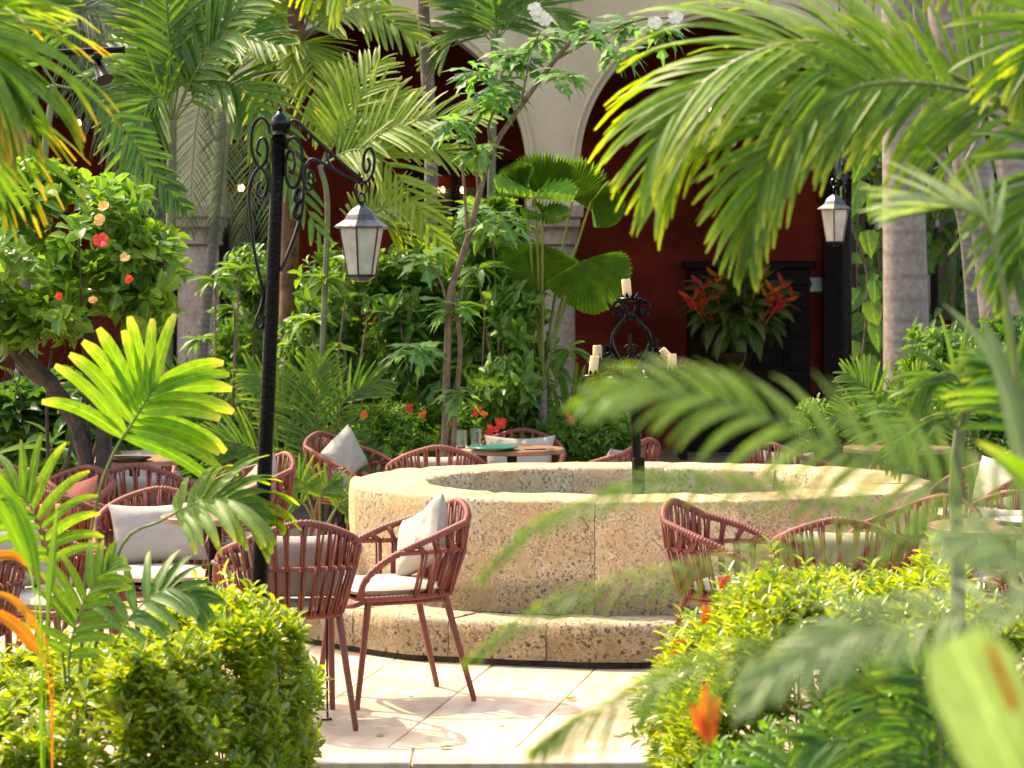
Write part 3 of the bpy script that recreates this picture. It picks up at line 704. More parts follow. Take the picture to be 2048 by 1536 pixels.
# feathery grey-green date palms at left
root = thing('feather_palm', 'grey-green feathery palm with very fine hanging leaflets before the left arch', 'palm', P(150, 1000, 19.4), GP)
trunk(root, PP([(40, 1000, 19.4), (50, 500, 19.4), (46, 100, 19.4), (30, -160, 19.4)]), .055, .045, M['trunk_thin'], ring=.05)
crown(root, (60, 40, 19.3), [(350, 160, -.3, 60), (250, 60, .2, 40), (330, 420, -.4, 130), (270, 330, .3, 110), (190, 20, 0, 60)], .36, 46, .010, M['lf_grey'], droop=.9, r0=.008, a0=62, a1=25, ns=4, jit=.1)
frond(root, PP([(60, 40, 19.2), (120, 80, 19.1), (190, 160, 19.0), (240, 260, 18.9), (250, 400, 18.8)]), .38, 46, .010, M['lf_grey'], droop=.9, ns=4)
frond(root, PP([(100, 120, 19.2), (190, 220, 19.1), (300, 330, 19.0), (330, 460, 18.9)]), .36, 40, .010, M['lf_grey'], droop=.9, ns=4)
root = thing('feather_palm', 'hanging grey feathery fronds draped over the left stone column', 'palm', P(430, 1000, 20.6), GP)
trunk(root, PP([(395, 1000, 20.6), (405, 700, 20.6), (440, 300, 20.6), (440, -60, 20.6)]), .04, .035, M['trunk_thin'], ring=.05)
for q in ([(440, 150), (400, 210), (385, 330), (380, 460)], [(440, 150), (450, 240), (440, 360), (425, 480)], [(440, 120), (500, 200), (500, 340), (480, 520)], [(440, 110), (360, 130), (300, 200), (280, 300)], [(440, 160), (520, 260), (550, 400), (540, 560)]):
    frond(root, PP(q, 20.3), .30, 44, .009, M['lf_grey'], droop=.35, ns=4, a0=55, a1=25, nrm=(.1, -1, .1))
# dark frond in front of left arch
root = thing('dark_leaf_palm', 'dark glossy palm frond with broad leaflets arching across the left arch', 'palm', P(100, 1000, 16.2), GP)
trunk(root, PP([(60, 1000, 16.2), (70, 600, 16.2), (90, 300, 16.2), (110, 170, 16.2)]), .03, .02, M['trunk_green'])
frond(root, PP([(110, 170), (180, 190), (250, 260), (310, 350), (370, 420)], 16.2), .22, 22, .036, M['lf_dark'], droop=.2, nrm=(.2, -.9, .3), a0=60, a1=30)
frond(root, PP([(110, 170), (60, 80), (80, 0), (180, -60)], 16.4), .30, 22, .036, M['lf_mid'], droop=.3, nrm=(.2, -.9, .3))
frond(root, PP([(110, 170), (30, 200), (-60, 260), (-120, 360)], 16.4), .30, 22, .036, M['lf_dark'], droop=.3, nrm=(.2, -.9, .3))
# orange mossy trunk
root = thing('mossy_palm_trunk', 'mossy orange-brown palm trunk behind the iron lamp post', 'palm', P(580, 1010, 17.6), GP)
trunk(root, PP([(582, 1010, 17.6), (578, 700, 17.6), (580, 400, 17.6), (590, 100, 17.6), (595, -120, 17.6)]), .066, .052, M['trunk_red'], ring=.05)
crown(root, (596, -110, 17.6), [(420, -20, .3, 60), (760, 20, .3, 70), (660, -40, -.3, 40)], .38, 22, .034, M['lf_mid'], droop=.5, r0=.009)
# big grey trunks at right
root = thing('royal_palm', 'thick smooth grey palm trunk standing straight before the vines at right', 'palm', P(1812, 1000, 18), 'thick palm trunks at the right')
trunk(root, PP([(1818, 1075, 18), (1815, 900, 18), (1812, 640, 18), (1808, 420, 18), (1803, 150, 18), (1798, -250, 18)]), .168, .118, M['trunk'], seg=28, n=40, ring=.004)
crown(root, (1798, -260, 18), [(1300, -300, -1, 200), (2300, -260, -1, 200), (1500, -100, -1.5, 260), (2100, -80, -1.5, 260), (1750, -300, -2.5, 200), (1850, -300, 2.5, 200)], .6, 30, .04, M['lf_mid'], droop=.7, r0=.02, ns=4)
root = thing('royal_palm', 'grey palm trunk leaning left behind the slender curved tree at far right', 'palm', P(2000, 1000, 19), 'thick palm trunks at the right')
trunk(root, PP([(2050, 1040, 19), (2020, 800, 19), (1990, 560, 19), (1950, 360, 19), (1912, 180, 19), (1880, -80, 19)]), .15, .12, M['trunk'], seg=24, n=40, ring=.004)
root = thing('royal_palm', 'broad shaded palm trunk at the right edge of the frame', 'palm', P(2050, 1000, 17.5), 'thick palm trunks at the right')
trunk(root, PP([(2065, 1050, 17.5), (2060, 800, 17.5), (2050, 500, 17.5), (2010, 200, 17.5), (1985, -80, 17.5)]), .13, .11, M['trunk'], seg=24, n=40, ring=.004)
root = thing('slender_tree', 'slender curved pale tree trunk rising between the two thick palm trunks', 'tree', P(1945, 1000, 17), None)
trunk(root, PP([(1950, 1060, 17), (1948, 800, 17), (1945, 640, 17), (1932, 480, 17), (1915, 400, 17), (1880, 300, 17), (1850, 200, 17), (1838, 60, 17), (1830, -100, 17)]), .042, .03, M['trunk_thin'], n=44)
MB().tube(crom(PP([(1915, 400, 17), (1930, 330, 17.1), (1960, 260, 17.2), (1975, 160, 17.3)]), 12), [.02 - .001 * i for i in range(13)], 8).build('branch', M['trunk_thin'], root, P(1915, 400, 17))

# fan palm (licuala)
fan = thing('fan_palm', 'fan palm with big round pleated leaves in front of the right stone column', 'palm', P(1090, 1000, 16.6), GP)
def fan_leaf(c, r, nrm, up, spread=300, cup=.25, petiole_to=None, n=34):
    nrm = Vector(nrm).normalized(); u = Vector(up); u = (u - nrm * u.dot(nrm)).normalized(); v = nrm.cross(u)
    V = [Vector((0, 0, 0))]; Fs = []; al = [0]; st = 4; half = math.radians(spread / 2)
    m2 = n * 2; tear = [(.16 if R_.random() < .1 else rnd(0, .03)) for _ in range(m2 + 1)]
    for i in range(m2 + 1):
        a = -half + 2 * half * i / m2; pl = (.022 if i % 2 else -.022)
        for k in range(1, st + 1):
            rr = r * k / st * (1 - ((.07 + tear[i]) if (i % 2 == 0 and k == st) else 0)) * (1 - .16 * (abs(a) / half) ** 2 + .05 * noise.noise(Vector((a * 2, c.x * 5, 3))))
            V.append((u * math.cos(a) + v * math.sin(a)) * rr + nrm * (cup * rr * rr / r * (.6 + .6 * noise.noise(Vector((a * 1.2, c.x * 9, 0)))) + pl * rr / r * 1.2)); al.append(k / st)
    for i in range(m2):
        a = 1 + i * st; b = a + st; Fs.append((0, b, a))
        for k in range(st - 1): Fs.append((a + k, b + k, b + k + 1, a + k + 1))
    o = link('leaf_blade', mesh('leaf_blade', V, Fs, M['lf_fan'], False, {'al': al, 'tv': [rnd(0, 1)] * len(al)}), fan, c)
    bp = P(1085, 760, 16.6); MB().tube(crom([bp, bp.lerp(c, .55) + Vector((0, .05, .06)), c], 10), [.012 - .0006 * i for i in range(11)], 6).build('petiole', M['rachis'], o, c)
fan_leaf(P(1085, 388, 16.6), .29, (-.05, -.95, .3), (.05, .1, 1), 150, -.15)
fan_leaf(P(1070, 388, 16.45), .27, (.1, -.30, .95), (0, -1, .2), 330, .35)
fan_leaf(P(1048, 385, 16.5), .21, (-.3, -.85, .4), (-.6, 0, .8), 110, .1)
fan_leaf(P(1145, 398, 16.8), .27, (.1, -.95, .3), (.45, 0, .9), 190, .1)
fan_leaf(P(1182, 404, 16.65), .21, (.3, -.9, .35), (.95, 0, -.25), 140, .15)
fan_leaf(P(1085, 428, 16.4), .17, (.15, -.4, .9), (.8, -.5, .1), 300, .3)
fan_leaf(P(1085, 488, 16.65), .29, (-.05, -.8, .6), (-.2, 0, -1), 165, -.55)
fan_leaf(P(1170, 520, 16.6), .33, (.15, -.75, .6), (.4, 0, -1), 180, -.6)
trunk(fan, [P(1090, 1010, 16.6), P(1086, 880, 16.6), P(1085, 755, 16.6)], .035, .025, M['trunk_thin'])

# pale lobed-leaf tree
tree = thing('lobed_leaf_tree', 'thin branching tree with pale lobed leaf rosettes and white blossoms before the middle arch', 'tree', P(895, 1000, 16))
def br(pts, r0, r1, d=16.0, name='trunk'):
    path = crom(PP(pts, d), 20); MB().tube(path, [r0 + (r1 - r0) * i / 20 for i in range(21)], 8).build(name, M['branch'], tree, path[0])
br([(888, 1010), (892, 800), (898, 620), (905, 570), (935, 480), (958, 390), (985, 300), (1040, 215), (1110, 120), (1180, 40)], .024, .012)
br([(905, 570), (920, 690), (912, 800), (905, 900)], .014, .016, name='trunk')
br([(958, 390), (950, 310), (945, 270)], .01, .006, name='branch'); br([(985, 300), (978, 250), (1005, 190)], .01, .006, name='branch')
br([(1110, 120), (1200, 70), (1280, 40), (1350, 35)], .009, .005, name='branch'); br([(935, 480), (925, 330), (912, 250)], .01, .006, name='branch'); br([(898, 620), (880, 560), (850, 520)], .009, .006, name='branch')
br([(1040, 215), (1060, 120), (1080, 60)], .008, .005, name='branch')
ros = [(1000, 170, 26), (955, 150, 12), (1040, 120, 18), (1090, 80, 14), (1180, 60, 16), (1270, 50, 16), (1330, 60, 12), (912, 245, 16), (960, 300, 10), (945, 430, 14), (1000, 440, 12), (830, 700, 18), (850, 520, 12), (920, 790, 10), (985, 200, 16), (1010, 110, 12), (1120, 150, 10), (1230, 100, 14), (905, 620, 8)]
A, D, N, L, W = [], [], [], [], []
for (px, py, n) in ros:
    c = np.array(P(px, py, 16 + rnd(-.3, .2)))
    for k in range(n + 12):
        a = rnd(0, 6.28); e = rnd(-.5, .7); A.append(c + NP.normal(size=3) * .02); D.append([math.cos(a), math.sin(a) * .8, e]); N.append([rnd(-.3, .3), rnd(-.5, .1), 1]); l = rnd(.11, .23); L.append(l); W.append(l * rnd(.14, .26))
A, D, N, L, W = map(np.array, (A, D, N, L, W))
T_LOBE = (np.array([(0, 0, 0), (.15, -.10, .0), (.15, 0, 0), (.15, .10, 0), (.42, -.55, -.06), (.40, 0, -.05), (.42, .55, -.06), (.50, -.2, -.1), (.50, 0, -.1), (.50, .2, -.1), (.70, -.65, -.24), (.66, 0, -.2), (.70, .65, -.24), (.76, -.2, -.28), (.76, 0, -.27), (.76, .2, -.28), (1, 0, -.5)], float),
          [(0, 1, 2), (0, 2, 3), (1, 4, 5, 2), (2, 5, 6, 3), (4, 7, 8, 5), (5, 8, 9, 6), (7, 10, 11, 8), (8, 11, 12, 9), (10, 13, 14, 11), (11, 14, 15, 12), (13, 16, 14), (14, 16, 15)], np.array([0, .15, .15, .15, .4, .4, .4, .5, .5, .5, .7, .7, .7, .76, .76, .76, 1.]))
W = W * 1.5
place_leaves(tree, P(895, 1000, 16), T_LOBE, A, D, N, L, W, M['lf_papaya'], 280)

def flower(root, c, r, mt, n=5, name='flower', face=(0, -1, .3), cup=.5):
    f = Vector(face).normalized(); u = f.orthogonal().normalized(); v = f.cross(u)
    V = []; Fs = []; al = []; tv = []
    TV, TF, TA = T_PETAL
    for k in range(n):
        a = 2 * math.pi * k / n + rnd(-.2, .2); D = (u * math.cos(a) + v * math.sin(a) + f * cup).normalized(); S = f.cross(D).normalized(); U = D.cross(S); b = len(V); rr = r * rnd(.85, 1.1); z = rnd(0, .6)
        for p in TV: V.append(D * p[0] * rr + S * p[1] * rr * .95 + U * p[2] * rr)
        Fs += [tuple(i + b for i in q) for q in TF]; al += list(TA); tv += [z] * len(TA)
    return link(name, mesh(name, V, Fs, mt, True, {'al': al, 'tv': tv}), root, c)
for (px, py) in ((1078, 32), (1350, 35), (1310, 45), (1070, 20), (1090, 40)): flower(tree, P(px, py, 15.7), .045, M['white_fl'], 5)

# ------------------------------------------------------------------ shrubs of the back garden
def B(px, py, d, rx, ry, rz): p = P(px, py, d); return (p.x, p.y, p.z, px2m(rx, d), ry, px2m(rz, d))
GS = 'leafy shrubs in the back bed'
def sh(label, blobs, n_sp, per, L0, L1, asp, mt, tmpl=T_OVAL, n_parts=110, cat='shrub', name='leafy_shrub', group=GS, **kw):
    b0 = blobs[0]; base = (b0[0], b0[1] + .1, 0)
    return shrub(name, label, cat, blobs, base, n_sp, per, L0, L1, asp, mt, tmpl, n_parts, group=group, **kw)
sh('dark green shrub with fine leaves before the foot of the left stone column', [B(510, 560, 18.2, 55, .4, 60), B(540, 640, 18.3, 70, .4, 70), B(480, 690, 18.4, 45, .3, 70)], 260, 8, .05, .10, .42, M['lf_shrub'])
sh('bushy green shrub just right of the iron lamp post', [B(680, 590, 17.4, 95, .4, 85), B(640, 700, 17.5, 80, .4, 110), B(740, 680, 17.6, 90, .4, 110)], 420, 8, .05, .11, .42, M['lf_shrub'])
sh('large glossy shrub below the hanging lantern', [B(800, 610, 17.3, 90, .4, 90), B(850, 700, 17.2, 80, .4, 120), B(780, 800, 17.3, 110, .4, 60)], 420, 8, .06, .12, .42, M['lf_shrub'])
sh('tall broad-leaved shrub left of the fan palm stem', [B(980, 500, 17.2, 75, .4, 90), B(1000, 620, 17.0, 80, .4, 100), B(950, 720, 17.1, 70, .4, 90), B(900, 600, 17.6, 60, .3, 120)], 460, 8, .07, .14, .42, M['lf_shrub'])
sh('shrub with small white blossoms at the foot of the right stone column', [B(1030, 660, 16.7, 55, .35, 80), B(1020, 770, 16.6, 65, .35, 70), B(1065, 850, 16.8, 40, .3, 50)], 300, 8, .06, .12, .42, M['lf_shrub'])
r = sh('low dark large-leaved plant at the far left behind the chairs', [B(70, 850, 15.6, 120, .4, 70), B(150, 900, 15.4, 80, .4, 60)], 90, 8, .16, .30, .26, M['lf_dark'], T_LONG, n_parts=200, up=1.2, out_=.5)
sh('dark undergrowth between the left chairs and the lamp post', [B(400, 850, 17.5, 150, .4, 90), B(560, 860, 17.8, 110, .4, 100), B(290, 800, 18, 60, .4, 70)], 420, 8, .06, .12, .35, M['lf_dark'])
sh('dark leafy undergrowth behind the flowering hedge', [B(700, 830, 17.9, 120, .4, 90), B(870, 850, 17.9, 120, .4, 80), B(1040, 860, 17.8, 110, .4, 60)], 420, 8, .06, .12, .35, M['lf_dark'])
sh('leafy green bush at the foot of the thick straight palm trunk', [B(1890, 720, 16.6, 75, .4, 70), B(1960, 800, 16.4, 90, .4, 90), B(1850, 850, 16.5, 90, .4, 70)], 380, 8, .06, .11, .42, M['lf_shrub'])
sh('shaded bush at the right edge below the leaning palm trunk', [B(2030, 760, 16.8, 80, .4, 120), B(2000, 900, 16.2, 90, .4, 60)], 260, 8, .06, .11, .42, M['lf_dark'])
sh('small round clipped bush right of the iron candelabra stem', [B(1640, 850, 16.4, 45, .25, 40)], 160, 8, .03, .05, .45, M['lf_hedge2'], T_SMALL)
def rosette_plant(label, base, heads, l0, l1, asp, mt, tm=None):
    b = P(*base); root = thing('rosette_plant', label, 'plant', b, 'thin-stemmed rosette plants in the back bed'); A, D, N, L, W = [], [], [], [], []
    for (px, py, n) in heads:
        h = P(px, py, base[2] + rnd(-.2, .2)); pts = crom([b, b.lerp(h, .5) + Vector((rnd(-.06, .06), 0, 0)), h], 10); MB().tube(pts, [.012 - .0007 * i for i in range(11)], 6).build('stem', M['branch'], root, b)
        for k in range(n):
            a = rnd(0, 6.28); e = rnd(-.35, .8); A.append(np.array(h)); D.append([math.cos(a), math.sin(a) * .8, e]); N.append([rnd(-.2, .2), rnd(-.5, .1), 1]); l = rnd(l0, l1); L.append(l); W.append(l * asp * rnd(.8, 1.2))
    place_leaves(root, b, tm or T_LONG, *map(np.array, (A, D, N, L, W)), mt, min(len(A), 290))
rosette_plant('pale spidery rosettes on thin stems before the dark shrubs under the lantern', (830, 1000, 16.8), [(830, 700, 22), (800, 640, 14), (880, 760, 16), (905, 610, 14)], .16, .26, .20, M['lf_papaya'], T_LOBE)
rosette_plant('yellow-green rosette on a thin stem above the flowering hedge', (905, 1000, 16.9), [(915, 795, 16), (925, 740, 10)], .10, .17, .26, M['lf_lime'])
rosette_plant('slender stems with light leaf tufts right of the lamp post', (660, 1000, 16.6), [(650, 560, 16), (625, 640, 14), (700, 530, 14), (660, 700, 12), (740, 600, 12)], .10, .18, .30, M['lf_hib'])
rosette_plant('slender stems with light leaf tufts left of the lamp post', (450, 1000, 16.7), [(430, 560, 14), (470, 620, 14), (400, 680, 12), (480, 540, 12)], .10, .18, .30, M['lf_hib'])
rosette_plant('loose light-leaved stems in front of the fan palm foot', (1000, 1000, 16.7), [(985, 470, 14), (1010, 560, 14), (970, 620, 12), (1040, 640, 14), (955, 540, 12), (1100, 730, 10), (1140, 700, 8)], .11, .2, .30, M['lf_hib'])
# low ixora hedges with flowers at the back
def flower_hedge(label, blobs, n_sp, flowers, mt, n_parts=200, l=(.03, .055)):
    r, Pc, Nc = sh(label, blobs, n_sp, 9, l[0], l[1], .42, mt, T_SMALL, n_parts=n_parts, cat='hedge', name='flowering_hedge', group='low flowering hedges', spread=.05)
    for (px, py, d, s, mk) in flowers:
        c = P(px, py, d)
        for k in range(7): flower(r, c + Vector((rnd(-s, s), rnd(-s, s) * .5, rnd(-s, s))) * .8, s * .6, M[mk], 4, cup=.6)
flower_hedge('low hedge with red and orange blossoms behind the middle table', [B(790, 850, 16.6, 85, .3, 38), B(890, 850, 16.5, 90, .3, 40), B(840, 895, 16.5, 120, .3, 40)], 1100,
    [(728, 828, 16.25, .02, 'orange_fl'), (820, 816, 16.25, .02, 'red_fl'), (845, 828, 16.25, .02, 'orange_fl'), (955, 825, 16.15, .025, 'red_fl'), (968, 830, 16.15, .02, 'orange_fl'), (985, 862, 16.05, .032, 'red_fl'), (1000, 850, 16.05, .032, 'red_fl'), (905, 845, 16.15, .02, 'orange_fl')], M['lf_hedge2'])
flower_hedge('clipped bright green hedge beside the right stone column base', [B(1200, 880, 16.6, 75, .3, 52), B(1140, 880, 16.6, 50, .3, 40)], 800, [(1135, 832, 16.35, .02, 'red_fl'), (1145, 840, 16.25, .02, 'red_fl')], M['lf_hedge2'])
# white blossoms on the shrub
# small palms low down
def small_palm(label, base, fr, L, n, width, mt, name='young_palm', **kw):
    root = thing(name, label, 'palm', P(*base), kw.pop('group', 'young palms low in the bed'))
    for f in fr: frond(root, PP(f, base[2]), L, n, width, mt, **kw)
    return root
small_palm('upright young palm with a herringbone frond left of the right stone column', (1040, 1000, 17.0), [[(1040, 960), (1036, 860), (1030, 760), (1025, 650)], [(1040, 960), (1000, 880), (950, 790), (900, 720)], [(1040, 960), (1090, 880), (1150, 800), (1210, 780)], [(1040, 970), (1010, 900), (980, 820), (975, 740)]], .26, 20, .034, M['lf_mid'], nrm=(0, -1, .1), droop=.25, a0=62, a1=28)
small_palm('cluster of dark palm fronds low behind the lamp post', (640, 1040, 16.4), [[(640, 1000), (650, 900), (690, 800), (760, 760)], [(630, 1000), (600, 900), (570, 800), (500, 740)], [(640, 1000), (640, 900), (630, 800), (640, 720)], [(640, 1000), (560, 930), (490, 890), (430, 880)], [(640, 1000), (700, 920), (740, 880), (800, 870)]], .30, 24, .022, M['lf_mid'], nrm=(0, -1, .2), droop=.35, a0=60, a1=25)
small_palm('dark young palm behind the left chairs', (440, 1000, 16.8), [[(440, 980), (430, 880), (400, 800), (340, 750)], [(440, 980), (470, 880), (520, 800), (590, 770)], [(440, 980), (400, 900), (340, 850), (280, 840)]], .28, 22, .024, M['lf_dark'], nrm=(0, -1, .2), droop=.35)
small_palm('bright grass-like tuft on the bed edge left of the well', (630, 1060, 14.9), [[(640, 1075), (610, 1010), (580, 1000), (560, 1015)], [(640, 1075), (640, 1000), (650, 975), (670, 970)], [(640, 1075), (670, 1020), (690, 1000), (700, 1010)], [(640, 1075), (615, 990), (600, 960), (580, 950)]], .16, 12, .02, M['lf_mid'], nrm=(0, -1, .5), droop=.4, t0=.35, group='')
small_palm('young palm spreading at the foot of the thick straight trunk', (1790, 960, 15.6), [[(1790, 940), (1780, 850), (1740, 780), (1690, 745)], [(1790, 940), (1760, 870), (1720, 830), (1670, 830)], [(1790, 940), (1830, 860), (1880, 830), (1930, 850)], [(1790, 940), (1800, 850), (1820, 790), (1850, 750)]], .22, 20, .022, M['lf_mid'], nrm=(0, -1, .4), droop=.3)
for q in bpy.data.objects:
    if q.get('group') == '': del q['group']

# vines on the right
vine = thing('wall_vine', 'curtain of dark green vines with large leaves between the palm trunks at right', 'vine', P(1850, 1000, 20))
n = 1500; A = []; 
for k in range(n):
    x = rnd(1665, 2060); y = rnd(40, 880) if x > 1700 else rnd(180, 330)
    if x < 1740 and y > 330 and rnd(0, 1) < .55: continue
    A.append(P(x, y, 20.6 + rnd(-.5, .35)))
A = np.array(A); n = len(A); keep = np.array([noise.noise(Vector(q) * 2.3) > -.22 for q in A]); A = A[keep]; n = len(A)
D = np.stack([NP.normal(size=n) * .5, -.35 - .3 * NP.random(n), -.9 + .5 * NP.random(n)], 1); N = np.stack([NP.normal(size=n) * .35, -np.ones(n), .45 + .3 * NP.random(n)], 1)
L = .10 + .13 * NP.random(n) ** 2; W = L * (.6 + .25 * NP.random(n))
place_leaves(vine, P(1850, 1000, 20), T_HEART, A, D, N, L, W, M['lf_vine'], 300)
for k in range(16):
    x = 1680 + k * 24; pts = crom(PP([(x, -60, 20.4), (x + rnd(-20, 20), 250, 20.4), (x + rnd(-25, 25), 550, 20.4), (x + rnd(-20, 20), 900, 20.5)]), 20)
    MB().tube(pts, .007, 5).build('vine_stem', M['branch'], vine, pts[0])
root = thing('climbing_plant', 'pale big-leaved climber hanging left of the thick straight palm trunk', 'vine', P(1720, 1000, 19.2))
A, D, N, L, W = [], [], [], [], []
for (px, py, l) in [(1712, 250, .2), (1745, 215, .16), (1720, 380, .22), (1690, 330, .14), (1760, 400, .16), (1735, 480, .14), (1700, 200, .14), (1735, 320, .18), (1760, 280, .15), (1725, 300, .13), (1740, 620, .15), (1720, 600, .14), (1750, 660, .16), (1705, 700, .14), (1735, 730, .14), (1748, 580, .13)]:
    A.append(P(px, py - 20, 19.2)); D.append((rnd(-.6, .4), -.3, -.8)); N.append((rnd(-.3, .3), -1, .5)); L.append(l * 1.4); W.append(l * .95)
place_leaves(root, P(1720, 1000, 19.2), T_HEART, np.array(A), np.array(D), np.array(N), np.array(L), np.array(W), M['lf_hib'], 16)
MB().tube(crom(PP([(1690, 190, 19.25), (1740, 300, 19.25), (1700, 420, 19.25), (1735, 560, 19.25), (1720, 760, 19.25)]), 24), .008, 6).build('vine_stem', M['branch'], root)
# heliconia arrangement
arr = thing('flower_arrangement', 'big arrangement of red heliconia and leaves in the bronze urn', 'flowers', (uc, 24.55, ztb + .38))
n = 260; v = NP.normal(size=(n, 3)); v /= np.linalg.norm(v, axis=1, keepdims=True); c0 = np.array(P(1475, 620, 24.55))
A = c0 + v * np.array([.34, .2, .25]) * NP.random((n, 1)) ** .5; D = v + np.array([0, -.1, .15]); N = np.stack([NP.normal(size=n) * .3, -NP.random(n), np.ones(n)], 1); L = .14 + .14 * NP.random(n); W = L * .34
place_leaves(arr, c0, T_LONG, A, D, N, L, W, leafmat('variegated_leaf', (.06, .13, .02), (.24, .24, .06), trans=.35), 120)
for (px, py, tx, ty) in [(1525, 640, 1570, 560), (1520, 630, 1545, 575), (1515, 640, 1590, 590), (1420, 640, 1375, 590), (1425, 640, 1400, 560), (1500, 630, 1520, 530), (1440, 630, 1430, 545), (1530, 650, 1560, 600), (1410, 645, 1385, 605)]:
    a, e = P(px, py, 24.4), P(tx, ty, 24.3); fl = MB().tube([a.lerp(e, .0), e], .006, 5).build('flower_stem', M['red_fl'], arr, a)
    TVp, TFp, TAp = T_LONG; V = []; Fs = []
    for k in range(4):
        c = a.lerp(e, .45 + k * .15) - a; dd = ((e - a).normalized() + Vector(((-1) ** k * .9, -.2, .1))).normalized(); S = Vector((0, -1, 0)).cross(dd).normalized(); b = len(V)
        V += [c + dd * p[0] * .13 + S * p[1] * .035 - Vector((0, 1, 0)) * p[2] * .02 for p in TVp]; Fs += [tuple(i + b for i in q) for q in TFp]
    link('bract', mesh('bract', V, Fs, M['red_fl'] if px % 20 else M['orange_fl'], True, {'al': list(TAp) * 4, 'tv': [0.] * (len(TAp) * 4)}), fl, a)

# hibiscus bush at left
hib, Pc, Nc = shrub('hibiscus_bush', 'large hibiscus bush with yellow and red blooms at the left', 'shrub',
    [B(60, 560, 13.6, 120, .45, 100), B(190, 490, 13.5, 90, .4, 70), B(110, 420, 13.7, 110, .4, 60), B(260, 560, 13.4, 75, .35, 50), B(10, 640, 13.5, 90, .4, 40), B(305, 520, 13.6, 50, .3, 45), B(290, 640, 13.6, 50, .3, 35), B(60, 370, 13.8, 70, .3, 40), B(160, 620, 13.5, 70, .4, 40), B(230, 410, 13.6, 50, .3, 30)], tuple(P(150, 1010, 13.9)), 440, 7, .06, .115, .62, M['lf_hib'], T_OVAL, 290, spread=.09, nst=4, up=.2, stem_mat=M['darkbranch'])
for (px, py, s, mk) in [(208, 415, .034, 'yellow_fl'), (200, 440, .032, 'yellow_fl'), (203, 482, .042, 'red_fl'), (250, 515, .025, 'yellow_fl'), (120, 592, .022, 'red_fl'), (185, 600, .022, 'yellow_fl'), (258, 558, .022, 'red_fl')]:
    flower(hib, P(px, py, 12.95), s, M[mk], 5, cup=rnd(.5, 1.4), face=(rnd(-.6, .6), -1, rnd(-.2, .8)))
def gn(pts, r0, r1, d=13.6, nm='branch', mt='darkbranch', root=hib, n=18):
    path = crom(PP(pts, d), n); path = [p + Vector((rnd(-1, 1), 0, rnd(-1, 1))) * r0 * .15 for p in path]
    MB().tube(path, [(r0 + (r1 - r0) * i / n) * rnd(.9, 1.12) for i in range(n + 1)], 9).build(nm, M[mt], root, path[0])
gn([(190, 1010), (150, 850), (110, 780), (60, 730), (20, 670), (-20, 600)], .035, .055, nm='trunk')
gn([(190, 1010), (210, 870), (185, 760), (180, 680), (165, 600)], .045, .035, nm='trunk')
gn([(185, 760), (240, 700), (270, 640), (310, 560), (325, 520)], .022, .03)
for k in range(14):
    x = rnd(130, 220); gn([(x, 640), (x + rnd(-20, 20), 700), (x + rnd(-40, 40), rnd(740, 800))], .003, .0015, nm='aerial_root', n=8)
    x = rnd(0, 60); gn([(x, 640), (x + rnd(-20, 20), 720), (x + rnd(-30, 30), rnd(760, 830))], .003, .0015, nm='aerial_root', n=8)

# ------------------------------------------------------------------ rope armchairs
def U(a, rb, ry, xf, xoff=-.02):
    """plan of the chair back: a in [-1,1], 0 = middle of the back. Front is +x."""
    th = a * math.pi * .5
    c = abs(math.cos(th)) ** .72; s = math.copysign(abs(math.sin(th)) ** .78, th)
    return xoff - rb * c + (xf * max(0, abs(a) - .62) / .38 if abs(a) > .62 else 0), ry * s
def rim_pt(a):      # a in [-1,1]; reaches the seat ring at |a|=1
    u = 1 - abs(a)
    sc_ = min(1, .80 + .2 * min(1, u * 3.2))
    x, y = U(a * .98, .28, .295 * sc_, .0)
    xfront = .235 * max(0, abs(a) - .45) / .55
    x = -.02 - .28 * abs(math.cos(a * math.pi / 2)) ** .75 + xfront
    z = .43 + .36 * min(1, (u * 1.02)) ** .36
    return Vector((x, y, z))
def ring_pt(a, z):
    k = (z - .43) / .19
    rb = .205 + .06 * k; ry = .225 + .052 * k; xf = .22 - .03 * k
    th = a * math.pi / 2
    x = -.02 - rb * abs(math.cos(th)) ** .75 + xf * max(0, abs(a) - .45) / .55
    return Vector((x, ry * math.copysign(abs(math.sin(th)) ** .8, th), z))
def rope_tube(path_f, n, r, amp=.16, per=3):
    pts = [path_f(i / (n - 1)) for i in range(n)]
    return MB().tube(pts, [r * (1 + (amp if i % per == 0 else (-amp * .5))) for i in range(n)], 9)
